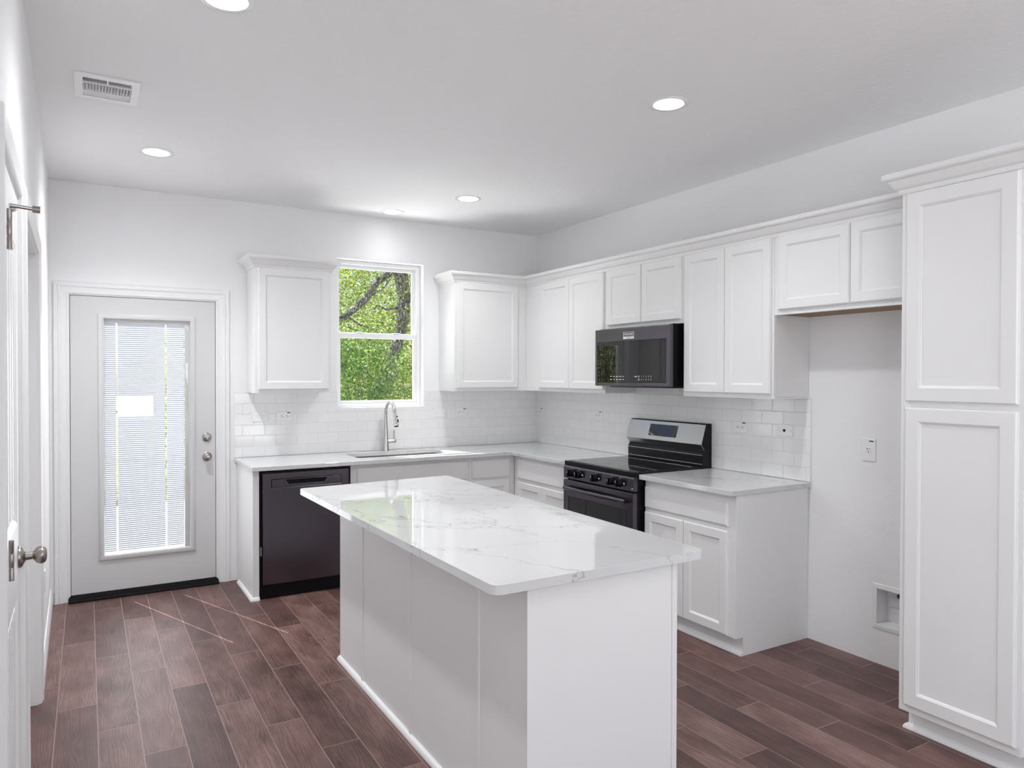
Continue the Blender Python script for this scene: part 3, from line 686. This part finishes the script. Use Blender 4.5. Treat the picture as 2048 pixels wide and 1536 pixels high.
# cooktop: black frame with a glass top
bm = bmesh.new(); prism(bm, [rrect(0.0, -0.684, RW, -0.105, 0.012)], 0.8955, 0.926); ck = obj('cooktop', bm, BLACK, rg, bevel=0.005, segs=3)
bm = bmesh.new(); prism(bm, [rrect(0.022, -0.660, RW - 0.022, -0.118, 0.012)], 0.9255, 0.9285); gt = obj('glass_top', bm, BGLASS, ck, bevel=0.001)
RING = mat('burner ring print', (0.018, 0.018, 0.02), 0.1)
for x, y, r in ((0.20, -0.52, 0.115), (0.57, -0.52, 0.09), (0.20, -0.25, 0.08), (0.57, -0.25, 0.105)):
    bm = bmesh.new(); lathe(bm, [(r, 0.9286), (r + 0.0035, 0.9288), (r + 0.0035, 0.9286)], 40, Mloc(x, y, 0), cap=False); obj('burner_ring', bm, RING, gt)
# front control panel with five knobs
bm = bmesh.new(); prism(bm, [[(-0.690, 0.805), (-0.690, 0.885), (-0.684, 0.8945), (-0.656, 0.8945), (-0.656, 0.805)]], 0.004, RW - 0.004, YZ); cp = obj('control_panel', bm, BSS, rg, bevel=0.002)
KN = [0.105, 0.195, 0.380, 0.555, 0.640]
for x in KN:
    bm = bmesh.new(); lathe(bm, [(0.027, 0.0), (0.027, 0.004), (0.0215, 0.008), (0.0205, 0.026), (0.018, 0.029)], 22, Mloc(x, -0.6903, 0.848) @ RX)
    box(bm, x - 0.0085, -0.7325, 0.848 - 0.0225, x + 0.0085, -0.7015, 0.848 + 0.0225)
    k = obj('knob', bm, BLACK, cp, smooth=40)
    bm = bmesh.new(); box(bm, x - 0.0012, -0.7334, 0.850, x + 0.0012, -0.7326, 0.865)
    obj('pointer', bm, MARK, k)
    bm = bmesh.new(); box(bm, x - 0.001, -0.6909, 0.8765, x + 0.001, -0.6902, 0.8825); obj('dial_mark', bm, MARK, cp)
    bm = bmesh.new()
    prism(bm, [rect(x + 0.031, 0.842, x + 0.041, 0.852), rect(x + 0.0335, 0.8445, x + 0.0385, 0.8495)], -0.6909, -0.6902, XZ); obj('burner_symbol', bm, MARK, cp)
bm = bmesh.new(); lathe(bm, [(0.008, 0.0), (0.008, 0.003), (0.005, 0.004)], 14, Mloc(RW - 0.013, -0.6903, 0.822) @ RX); obj('panel_screw', bm, NICKEL, cp)
# oven door with window and bowed handle
bm = bmesh.new(); prism(bm, [rect(0.004, 0.150, RW - 0.004, 0.796), rect(0.060, 0.30, RW - 0.060, 0.680)], -0.692, -0.656, XZ); od = obj('oven_door', bm, BSS, rg, bevel=0.004)
obj('oven_window', bx(0.0605, -0.687, 0.3005, RW - 0.0605, -0.660, 0.6795), BGLASS, od)
hp = []
for k in range(0, 15):
    f = k / 14; hp.append((0.050 + f * (RW - 0.10), -0.716 - 0.012 * math.sin(PI * f), 0.742))
bm = bmesh.new(); tube(bm, hp, 0.0145, 14)
for x in (0.062, RW - 0.062): tube(bm, [(x, -0.6925, 0.742), (x, -0.717, 0.742)], 0.012, 12)
obj('handle', bm, BSS, od, smooth=45)
obj('storage_drawer', bx(0.004, -0.690, 0.040, RW - 0.004, -0.656, 0.142), BSS, rg, bevel=0.004)
# backguard
bm = bmesh.new(); prism(bm, [[(-0.012, 0.897), (-0.098, 0.897), (-0.098, 1.005), (-0.092, 1.020), (-0.082, 1.034), (-0.110, 1.072), (-0.070, 1.205), (-0.064, 1.212), (-0.020, 1.212), (-0.012, 1.204)]], 0.004, RW - 0.004, YZ)
bg = obj('backguard', bm, BLACK, rg, bevel=0.0015)
bm = bmesh.new(); prism(bm, [[(-0.0832, 1.035), (-0.1118, 1.0725), (-0.0718, 1.2055), (-0.0668, 1.2045), (-0.1062, 1.0725), (-0.0802, 1.037)]], 0.002, RW - 0.002, YZ); cf = obj('control_fascia', bm, BSSL, bg, bevel=0.001); cf['label'] = 'brushed grey stainless fascia'
sl = Vector((0.0400, 1.2055 - 1.0725)).normalized(); nrm = Vector((-sl.y, sl.x))
def fas(x, t, n):
    q = Vector((-0.1118, 1.0725)) + sl * t + nrm * n; return (x, q.x, q.y)
bm = bmesh.new(); L0 = [bm.verts.new(fas(x, t, -0.0005)) for x, t in rrect(0.235, 0.030, 0.520, 0.116, 0.004)]; L1 = [bm.verts.new(fas(x, t, 0.0012)) for x, t in rrect(0.235, 0.030, 0.520, 0.116, 0.004)]
for k in range(len(L0)): bm.faces.new((L0[k], L0[(k + 1) % len(L0)], L1[(k + 1) % len(L0)], L1[k]))
bm.faces.new(L1); bmesh.ops.recalc_face_normals(bm, faces=bm.faces); obj('display', bm, BGLASS, cf)
for z in (0.940, 1.000): obj('trim_bead', bx(0.006, -0.0995, z, RW - 0.006, -0.0975, z + 0.004), BSSL, bg)

# ------------------------------------------------------------------ microwave
MWY0, MWY1, MZ0, MZ1 = -1.4245, -2.2085, 1.459, 1.866; MW = MWY0 - MWY1; MH = MZ1 - MZ0
mw = thing('microwave', 'black stainless over-the-range microwave hung below the short cabinet', 'microwave', (0, MWY0, MZ0), RIGHT)
obj('body', bx(0.006, -0.362, 0.0, MW - 0.004, -0.012, MH + 0.006), BLACK, mw, bevel=0.002)
bm = bmesh.new(); prism(bm, [rect(0.0, 0.0, MW, MH), rect(0.018, 0.024, MW - 0.030, 0.315)], -0.400, -0.364, XZ); md = obj('door', bm, BSS, mw, bevel=0.004)
obj('window', bx(0.0185, -0.398, 0.0245, MW - 0.0305, -0.370, 0.3145), BGLASS, md)
MX = lambda x, y, z: Mloc(x, y, z) @ RX
bm = bmesh.new(); prism(bm, [rect(0.322, 0.345, 0.436, 0.377), rect(0.3245, 0.3475, 0.4335, 0.3745)], -0.4012, -0.4001, XZ)
join(bm, text_bm('FRIGIDAIRE', 0.0195, 0.0004, Mloc(0.379, -0.4008, 0.361) @ RX))
box(bm, 0.322, -0.4012, 0.329, 0.436, -0.4001, 0.342); lg = obj('logo', bm, MARK, md)
obj('logo_letters', text_bm('GALLERY', 0.011, 0.0003, Mloc(0.379, -0.4014, 0.3355) @ RX), BSS, lg)
bm = bmesh.new()
for k, wd in enumerate((0.018, 0.018, 0.018, 0.026, 0.014)):
    x = 0.185 + k * 0.034
    for z in (0.0685, 0.0475): box(bm, x - wd / 2, -0.3990, z - 0.0022, x + wd / 2, -0.3981, z + 0.0022)
box(bm, 0.441, -0.3990, 0.0660, 0.468, -0.3981, 0.0710)
for k in range(5):
    x = 0.512 + k * 0.024
    join(bm, text_bm(str(k + 1), 0.0135, 0.0002, Mloc(x, -0.3986, 0.0685) @ RX)); join(bm, text_bm(str((k + 6) % 10), 0.0135, 0.0002, Mloc(x, -0.3986, 0.0475) @ RX))
for z in (0.0685, 0.0475): prism(bm, [rect(0.481, z - 0.0055, 0.492, z + 0.0055), rect(0.4828, z - 0.0037, 0.4902, z + 0.0037)], -0.3990, -0.3981, XZ)
obj('keypad', bm, MARK, md)
obj('vent_grille', bx(0.10, -0.34, -0.008, MW - 0.03, -0.06, -0.0005), DARK, mw, bevel=0.001)

# ------------------------------------------------------------------ island
isl = thing('kitchen_island', 'white kitchen island with a long veined quartz top in the foreground', 'island', (-2.15, -2.84, 0))
IX0, IX1, IY0, IY1 = -2.455, -1.848, -3.800, -1.880
def il(x, y): return (x + 2.15, y + 2.84)
bm = bmesh.new(); a = il(IX0, IY0); b = il(IX1, IY1); box(bm, a[0], a[1], 0, b[0], b[1], BT); obj('island_base', bm, CAB, isl, bevel=0.002)
for y in (-2.252, -2.865, -3.472):
    p = il(IX0, y); obj('batten', bx(p[0] - 0.006, p[1] - 0.011, 0.022, p[0] + 0.001, p[1] + 0.011, BT - 0.002), CAB, isl, bevel=0.002)
p = il(IX0, IY0); obj('corner_trim', bx(p[0] - 0.0055, p[1] - 0.004, 0.0, p[0] + 0.004, p[1] + 0.004, BT - 0.002), CAB, isl, bevel=0.001)
p = il(IX1, IY0); obj('corner_trim', bx(p[0] - 0.016, p[1] - 0.006, 0.0, p[0] + 0.006, p[1] + 0.010, BT - 0.002), CAB, isl, bevel=0.0015)
bm = bmesh.new(); P1, P2, P3, P4 = il(IX1, IY0), il(IX0, IY0), il(IX0, IY1), il(IX1, IY1)
sweep(bm, [P3, P2][::-1] and [P2, P3][::-1], SHOE); obj('shoe_molding', bm, TRIM, isl)
bm = bmesh.new(); prism(bm, [rpoly([il(-2.602, -3.847), il(-1.738, -3.839), il(-1.704, -1.644), il(-2.631, -1.715)], [0.032, 0.032, 0.03, 0.03])], CT - TH, CT)
o = obj('countertop', bm, QUARTZ, isl, bevel=0.004, segs=3); o['label'] = 'white quartz countertop with grey veins and rounded corners'
# cabinet fronts on the range side of the island
for y0, y1 in ((-3.77, -3.16), (-3.15, -2.53), (-2.52, -1.90)):
    bm = bmesh.new(); panel(bm, y0, 0.11, y1, 0.69, 0, shaker()); panel_m = Matrix.Translation((IX1 + 2.15 + 0.0005, 2.84, 0)) @ Matrix.Rotation(PI / 2, 4, 'Z')
    bmesh.ops.transform(bm, matrix=panel_m, verts=bm.verts); obj('door', bm, CAB, isl)

# ------------------------------------------------------------------ outlets and switches
def plate_mesh(w, h): 
    bm = bmesh.new(); panel(bm, -w / 2, -h / 2, w / 2, h / 2, 0, [(0, 0), (0, 0.003), (0.002, 0.0055), (0.004, 0.006)]); return bm
def duplex(label, loc, rotz):
    r = thing('wall_outlet', label, 'outlet', loc, rotz, 'white outlets'); obj('cover_plate', plate_mesh(0.117, 0.073), PLATE, r)
    bm = bmesh.new()
    prism(bm, [rrect(-0.034, -0.017, 0.034, 0.017, 0.004)], -0.0072, -0.0058, XZ); f = obj('receptacle', bm, PLATE, r, bevel=0.0005)
    for x in (-0.019, 0.019):
        bm = bmesh.new()
        for dx, dz, w_, h_ in ((-0.004, 0.006, 0.0075, 0.0030), (-0.004, -0.006, 0.0065, 0.0026), (0.007, 0.0, 0.0055, 0.0055)):
            box(bm, x + dx - w_ / 2, -0.0077, dz - h_ / 2, x + dx + w_ / 2, -0.0071, dz + h_ / 2)
        obj('slots', bm, DARK, f)
    bm = bmesh.new(); box(bm, 0.020, -0.0066, 0.0255, 0.046, -0.0059, 0.0320); o = obj('sticker', bm, DARK, r); o['label'] = 'small black sticker'
    return r
def rocker(label, loc, rotz):
    r = thing('light_switch', label, 'switch', loc, rotz, 'white switches'); obj('cover_plate', plate_mesh(0.117, 0.073), PLATE, r)
    bm = bmesh.new(); prism(bm, [[(-0.0165, -0.0055), (0.0165, -0.0055), (0.0165, -0.0100), (0.0, -0.0072), (-0.0165, -0.0068)]], -0.033, 0.033, Matrix(((0, 0, 1, 0), (0, 1, 0, 0), (1, 0, 0, 0), (0, 0, 0, 1)))); obj('rocker', bm, PLATE, r, bevel=0.0005)
    return r
TY = -0.0090
rocker('white sideways light switch on the tile below the left wall cabinet', (-2.493, TY, 1.215), 0)
duplex('white sideways outlet with black sticker left of the sink window', (-2.316, TY, 1.215), 0)
rocker('white sideways light switch on the tile right of the sink window', (-0.998, TY, 1.212), 0)
duplex('white sideways outlet on the back wall tile below the corner cabinet', (-0.796, TY, 1.211), 0)
duplex('white sideways outlet on the right wall tile beside the room corner', (TY, -0.075, 1.200), RIGHT)
duplex('white sideways outlet on the right wall tile left of the range', (TY, -0.955, 1.208), RIGHT)
duplex('white sideways outlet on the tile just right of the range', (TY, -2.447, 1.203), RIGHT)
r = thing('cable_outlet', 'white sideways cable plate at the right end of the tile', 'outlet', (TY, -2.790, 1.205), RIGHT)
obj('cover_plate', plate_mesh(0.117, 0.073), PLATE, r)
bm = bmesh.new(); lathe(bm, [(0.0085, 0.0055), (0.0085, 0.008), (0.005, 0.0085), (0.005, 0.014)], 16, RX); obj('jack', bm, DARK, r)
for x in (-0.045, 0.045):
    bm = bmesh.new(); lathe(bm, [(0.003, 0.0055), (0.003, 0.0068)], 10, Mloc(x, 0, 0) @ RX); obj('screw', bm, NICKEL, r)
r = thing('fridge_outlet', 'white upright single outlet on the wall of the fridge space', 'outlet', (-0.0006, -3.327, 1.135), RIGHT)
obj('cover_plate', plate_mesh(0.078, 0.122), PLATE, r)
bm = bmesh.new(); lathe(bm, [(0.0190, 0.0055), (0.0190, 0.0078), (0.0180, 0.0082)], 28, RX); f = obj('receptacle', bm, PLATE, r, smooth=40)
bm = bmesh.new(); box(bm, -0.0095, -0.0088, 0.0035, -0.0035, -0.0081, 0.0095); box(bm, 0.0042, -0.0088, 0.0035, 0.0082, -0.0081, 0.0088); lathe(bm, [(0.0032, 0.0081), (0.0032, 0.0088)], 12, Mloc(0, 0, -0.0085) @ RX); obj('slot', bm, DARK, f)
bm = bmesh.new(); box(bm, 0.003, -0.0067, 0.0445, 0.028, -0.0059, 0.0510); o = obj('sticker', bm, DARK, r); o['label'] = 'small black sticker'
p = lpt(1.02, 0.0006, 0.41)
r = thing('low_outlet', 'white outlet low on the left wall above the baseboard', 'outlet', p, LROT); obj('cover_plate', plate_mesh(0.073, 0.117), PLATE, r)
bm = bmesh.new(); prism(bm, [rrect(-0.017, -0.034, 0.017, 0.034, 0.004)], -0.0072, -0.0058, XZ); obj('receptacle', bm, PLATE, r)

# fridge water box
wb = thing('water_box', 'white recessed water supply box low on the wall of the fridge space', 'water box', (0, WBY1, 0), RIGHT); ww = WBY1 - WBY0
bm = bmesh.new(); frame_sweep(bm, 0.004, WBZ0 + 0.004, ww - 0.004, WBZ1 - 0.004, [(0, 0.0), (0, 0.006), (0.004, 0.0075), (0.024, 0.0055), (0.027, 0.0006), (0.0, 0.0006)]); obj('flange', bm, PLATE, wb)
bm = bmesh.new(); o_ = rect(0.001, WBZ0 + 0.001, ww - 0.001, WBZ1 - 0.001); prism(bm, [o_, rect(0.0035, WBZ0 + 0.0035, ww - 0.0035, WBZ1 - 0.0035)], 0.0, 0.09, XZ); box(bm, 0.001, 0.0905, WBZ0 + 0.001, ww - 0.001, 0.094, WBZ1 - 0.001)
box(bm, 0.03, 0.070, WBZ0 + 0.06, ww - 0.03, 0.0902, WBZ0 + 0.085); obj('tray', bm, PLATE, wb)
bm = bmesh.new(); tube(bm, [(0.10, 0.089, 0.375), (0.10, 0.050, 0.375)], 0.008, 12); tube(bm, [(0.10, 0.060, 0.375), (0.10, 0.060, 0.345)], 0.006, 12); vl = obj('valve', bm, CHROME, wb, smooth=40)
bm = bmesh.new(); tube(bm, [(0.10, 0.048, 0.375), (0.10, 0.040, 0.375)], 0.013, 14); tube(bm, [(0.10, 0.044, 0.375), (0.135, 0.044, 0.368)], 0.004, 8); obj('valve_handle', bm, DARK, vl, smooth=40)

# ------------------------------------------------------------------ ceiling fittings
can0 = thing('recessed_light', 'lit', 'light', (DOWN[0][0], DOWN[0][1], H), group='recessed downlights')
bm = bmesh.new(); lathe(bm, [(0.094, -0.0005), (0.094, -0.003), (0.088, -0.006), (0.072, -0.0045), (0.069, 0.000), (0.066, 0.012), (0.070, 0.012), (0.075, -0.0005)], 40, cap=False); obj('trim_ring', bm, PLATE, can0, smooth=40)
bm = bmesh.new(); lathe(bm, [(0.0655, 0.010), (0.030, 0.0085), (0.004, 0.008)], 40); o = obj('lens', bm, LENS, can0); o['label'] = 'glowing white lens'
bm = bmesh.new(); lathe(bm, [(0.070, 0.0125), (0.072, 0.09), (0.06, 0.10), (0.01, 0.10)], 24, cap=False); obj('housing', bm, PLATE, can0)
def beam(root, f=1.0):
    d = bpy.data.lights.new('downlight_beam', 'SPOT'); d.energy = BEAM * f; d.spot_size = math.radians(136); d.spot_blend = 1.0; d.shadow_soft_size = 0.055; d.color = (0.975, 0.99, 1.0)
    o = bpy.data.objects.new('downlight_beam', d); COL.objects.link(o); o.parent = root; o.location = (0, 0, -0.008)
LENSMESH = o.data.copy(); LENSMESH.materials.clear(); LENSMESH.materials.append(LENS2)
LAB = ['round lit ceiling downlight nearest the right wall, over the island end', 'round lit ceiling downlight in front of the entry door', 'round lit ceiling downlight between the range and the sink window',
       'round lit ceiling downlight close above the sink window', 'round lit ceiling downlight cut by the top of the picture', 'added unseen downlight behind the viewer on the pantry side', 'added unseen downlight behind the viewer on the closet side', 'added unseen downlight near the rear wall on the right', 'added unseen downlight near the rear wall on the left']
can0['label'] = LAB[0]
for (x, y), lb in list(zip(DOWN, LAB))[1:]:
    c = dup(can0, (x, y, H)); c['label'] = lb; f = 0.4 if y < -4 else 0.10 if y > -0.5 else 2.2 if x < -3 and y > -2 else 1.6 if x < -3 else 1.0; beam(c, f)
    if f < 1:
        for ch in c.children:
            if ch.name.startswith('lens'): ch.data = LENSMESH
beam(can0)
# three-way air register
vt = thing('air_vent', 'white rectangular louvred air vent in the ceiling near the left wall', 'vent', (-3.54, -1.9125, H))
bm = bmesh.new()
x0, y0, x1, y1 = VENT[0] + 3.54, VENT[1] + 1.9125, VENT[2] + 3.54, VENT[3] + 1.9125
prism(bm, [rrect(x0 - 0.028, y0 - 0.028, x1 + 0.028, y1 + 0.028, 0.004), rect(x0 + 0.004, y0 + 0.012, x1 - 0.004, y1 - 0.012)], -0.007, -0.0005); obj('frame', bm, PLATE, vt, bevel=0.002)
bm = bmesh.new(); box(bm, x0 + 0.003, y0 + 0.011, 0.030, x1 - 0.003, y1 - 0.011, 0.034); obj('damper', bm, DARK, vt)
def vane(bm, a, b, axis, tilt_, w_=0.012):
    """thin tilted blade between plan points a and b"""
    t = 0.0008; dz = w_ * math.cos(tilt_); ds = w_ * math.sin(tilt_)
    if axis == 'x': q = [(a[0], a[1], -0.005), (b[0], a[1], -0.005), (b[0], a[1] + ds, -0.005 + dz), (a[0], a[1] + ds, -0.005 + dz)]; off = Vector((0, t, 0))
    else: q = [(a[0], a[1], -0.005), (a[0], b[1], -0.005), (a[0] + ds, b[1], -0.005 + dz), (a[0] + ds, a[1], -0.005 + dz)]; off = Vector((t, 0, 0))
    lo = [bm.verts.new(Vector(p) - off) for p in q]; hi = [bm.verts.new(Vector(p) + off) for p in q]
    bm.faces.new(lo); bm.faces.new(list(reversed(hi)))
    for k in range(4): bm.faces.new((lo[k], hi[k], hi[(k + 1) % 4], lo[(k + 1) % 4]))
yi0, yi1 = y0 + 0.012, y1 - 0.012; LY = yi1 - yi0
bm = bmesh.new()
for k in range(5): vane(bm, (x0 + 0.004, yi0 + 0.004 + k * 0.0125), (x1 - 0.004, 0), 'x', math.radians(62), 0.016)
box(bm, -0.003, yi0, -0.0055, 0.003, yi0 + 0.06, 0.006); obj('front_louvers', bm, PLATE, vt)
bm = bmesh.new()
for k in range(16): vane(bm, (x0 + 0.006 + k * 0.01225, yi0 + 0.066), (0, yi1 - 0.066), 'y', math.radians(42), 0.016)
for y in (yi0 + 0.062, yi1 - 0.066): box(bm, x0 + 0.004, y, -0.006, x1 - 0.004, y + 0.005, 0.004)
obj('middle_louvers', bm, PLATE, vt)
bm = bmesh.new()
for k in range(5): vane(bm, (x0 + 0.004, yi1 - 0.056 + k * 0.0125), (x1 - 0.004, 0), 'x', math.radians(-62), 0.016)
obj('rear_louvers', bm, PLATE, vt)

# ------------------------------------------------------------------ outdoors
GRASS = mat('dry grass', (0.25, 0.27, 0.12), 0.9); _t = NT(GRASS); _t.base(_t.ramp(_t.noise(_t.pos(), 6, 5, 0.7)[0], [(0.3, (0.12, 0.15, 0.05)), (0.7, (0.38, 0.36, 0.2))]))
struct('ground', bx(-40, 0.2, -0.35, 30, 60, -0.15), GRASS, 'sunlit grass outside the back wall', 'ground')
PATIO = mat('sunlit patio concrete', (0.45, 0.44, 0.43), 0.85)
struct('patio', bx(-6.5, 0.2, -0.15, -2.35, 4.2, -0.06), PATIO, 'added pale concrete patio outside the entry door', 'patio')  # slab added so the gaps at the blind cords show bright
CONC = mat('pale concrete', (0.6, 0.58, 0.55), 0.85)
struct('driveway', bx(-12, -30, -0.35, 8, YB - 0.2, -0.15), CONC, 'pale concrete driveway behind the viewer', 'ground')
EAVE = mat('painted soffit', (0.75, 0.75, 0.74), 0.6)
bm = bmesh.new(); prism(bm, [[(0.19, 2.98), (0.66, 2.95), (0.70, 2.93), (0.70, 3.10), (0.19, 3.24)]], -6, 3, YZ)
struct('roof_eave', bm, EAVE, 'white roof eave outside above the back wall', 'roof')

rng = np.random.default_rng(7)
def leaf_mesh(name, centers, size, m, parent, flat=0.0):
    """each leaf is a folded diamond of two triangles"""
    n = len(centers); s = size * rng.uniform(0.65, 1.25, n)
    d = rng.normal(size=(n, 3)); d[:, 2] = d[:, 2] * 0.7 - 0.25; d /= np.linalg.norm(d, axis=1)[:, None]
    q = rng.normal(size=(n, 3)); q -= d * np.sum(q * d, 1)[:, None]; q /= np.linalg.norm(q, axis=1)[:, None]
    nn = np.cross(d, q)
    a = centers; b = centers + d * s[:, None]
    mid = centers + d * (s * 0.5)[:, None]
    l = mid + q * (s * 0.24)[:, None] + nn * (s * 0.08)[:, None]; r = mid - q * (s * 0.24)[:, None] + nn * (s * 0.08)[:, None]
    V = np.stack([a, l, b, r], 1).reshape(-1, 3).astype(np.float32)
    idx = np.arange(n)[:, None] * 4
    Fc = np.concatenate([idx + np.array([[0, 1, 2]]), idx + np.array([[0, 2, 3]])], 1).reshape(-1)
    me = bpy.data.meshes.new(name); me.vertices.add(4 * n); me.vertices.foreach_set('co', V.ravel())
    me.loops.add(6 * n); me.loops.foreach_set('vertex_index', Fc.astype(np.int32))
    me.polygons.add(2 * n); me.polygons.foreach_set('loop_start', (np.arange(2 * n) * 3).astype(np.int32))
    me.update(); me.validate()
    at = me.attributes.new('tone', 'FLOAT', 'POINT'); tone = np.clip(rng.beta(2.2, 2.2, n), 0, 0.96); tone[rng.random(n) < 0.012] = 1.0
    at.data.foreach_set('value', np.repeat(tone, 4).astype(np.float32))
    me.materials.append(m)
    o = bpy.data.objects.new(name, me); COL.objects.link(o); o.parent = parent; o['kind'] = 'stuff'
    return o
def clumps(boxes, n_cl, per, r):
    c = []
    for (x0, y0, z0, x1, y1, z1), k in zip(boxes, n_cl):
        c.append(rng.uniform((x0, y0, z0), (x1, y1, z1), (k, 3)))
    c = np.concatenate(c); out = np.repeat(c, per, 0) + rng.normal(size=(len(c) * per, 3)) * np.array([r, r, r * 0.7])
    return out
oak = thing('oak_tree', 'leaning dark-barked oak with a long side limb outside the sink window', 'tree', (-0.95, 3.2, -0.15))
def rel(p): return (p[0] + 0.95, p[1] - 3.2, p[2] + 0.15)
tr = [(-0.95, 3.2, -0.2), (-0.62, 3.2, 0.75), (-0.402, 3.2, 1.313), (-0.28, 3.2, 1.5), (-0.204, 3.2, 1.748), (-0.121, 3.2, 1.965), (-0.045, 3.2, 2.269), (-0.03, 3.2, 2.572), (-0.075, 3.2, 2.87), (-0.19, 3.22, 3.2), (-0.35, 3.3, 3.8), (-0.5, 3.4, 4.6)]
bm = bmesh.new(); tube(bm, [rel(p) for p in tr], [0.15, 0.12, 0.10, 0.088, 0.080, 0.078, 0.082, 0.088, 0.092, 0.088, 0.07, 0.05], 14); obj('trunk', bm, BARK, oak, smooth=60)
for pts, rr in (([(-0.075, 3.18, 2.95), (-0.19, 3.15, 2.90), (-0.429, 3.1, 2.735), (-0.569, 3.08, 2.528), (-0.746, 3.05, 2.36), (-0.894, 3.02, 2.246), (-1.15, 3.0, 2.16), (-1.6, 2.95, 2.2), (-2.1, 2.9, 2.5)], [0.06, 0.05, 0.043, 0.045, 0.04, 0.036, 0.03, 0.022, 0.012]),
                ([(-0.06, 3.15, 2.44), (-0.20, 3.1, 2.40), (-0.33, 3.05, 2.37), (-0.47, 3.0, 2.42), (-0.52, 3.0, 2.36)], [0.028, 0.018, 0.013, 0.010, 0.006]),
                ([(-0.60, 3.06, 2.50), (-0.40, 3.0, 2.62), (-0.28, 2.95, 2.80), (-0.26, 2.9, 3.1)], [0.012, 0.010, 0.009, 0.006]),
                ([(-0.85, 3.03, 2.26), (-0.70, 2.98, 2.16), (-0.45, 2.9, 2.08), (-0.30, 2.85, 2.06)], [0.016, 0.011, 0.007, 0.004]),
                ([(-0.35, 3.3, 3.8), (-1.1, 2.7, 4.3), (-1.9, 2.1, 4.7), (-2.5, 1.6, 4.9)], [0.06, 0.05, 0.035, 0.02])):
    bm = bmesh.new(); tube(bm, [rel(p) for p in pts], rr, 10); obj('branch', bm, BARK, oak, smooth=60)
cl = clumps([(-1.6, 2.6, 2.2, 1.4, 4.6, 3.6), (-3.1, 1.1, 3.75, -0.9, 2.9, 5.0), (-0.8, 1.5, 3.6, 1.2, 4.5, 5.2)], (210, 55, 30), 80, 0.15)  # second box: overhead crown out of view, added to shade the sink window
leaf_mesh('foliage', np.array([rel(p) for p in cl]), 0.042, LEAF, oak)
def shrub(label, loc, boxes, n_cl, per, r, size, m, name='shrub', cat='shrub'):
    t = thing(name, label, cat, loc); bm = bmesh.new()
    for k in range(9):
        a = rng.uniform(0, 2 * PI); rr = rng.uniform(0.1, 0.5); hh = max(b[5] for b in boxes) - loc[2]
        tube(bm, [(0.08 * math.cos(a), 0.08 * math.sin(a), 0), (rr * 0.6 * math.cos(a), rr * 0.4 * math.sin(a), hh * 0.45), (rr * 1.5 * math.cos(a + 0.4), rr * math.sin(a + 0.4), hh * rng.uniform(0.7, 0.95))], [0.014, 0.009, 0.004], 6)
    obj('stems', bm, BARK, t, smooth=60)
    c = clumps(boxes, n_cl, per, r); leaf_mesh('foliage', c - np.array(loc), size, m, t); return t
shrub('dense green shrub in front of the oak trunk outside the window', (-0.95, 2.5, -0.15), [(-1.9, 2.1, 0.2, -0.35, 2.9, 1.75), (-1.5, 2.3, 1.6, -0.7, 2.8, 2.05)], (300, 60), 60, 0.11, 0.044, LEAF2)
shrub('loose yellow-green shrub right of the oak trunk outside the window', (0.35, 3.9, -0.15), [(-0.35, 3.3, 0.2, 1.5, 4.6, 2.3)], (300,), 50, 0.12, 0.042, LEAF)
shrub('bright yellow-green thicket of small trees far behind the oak', (-0.3, 6.6, -0.15), [(-2.6, 5.6, 0.0, 2.8, 7.8, 4.4)], (1500,), 42, 0.2, 0.07, LEAF, 'thicket', 'trees')
shrub('tall green thicket farther left behind the oak outside', (-7.5, 7.5, -0.15), [(-11.0, 6.4, 0.0, -4.0, 8.6, 3.6)], (1000,), 34, 0.22, 0.085, LEAF2, 'thicket', 'trees')
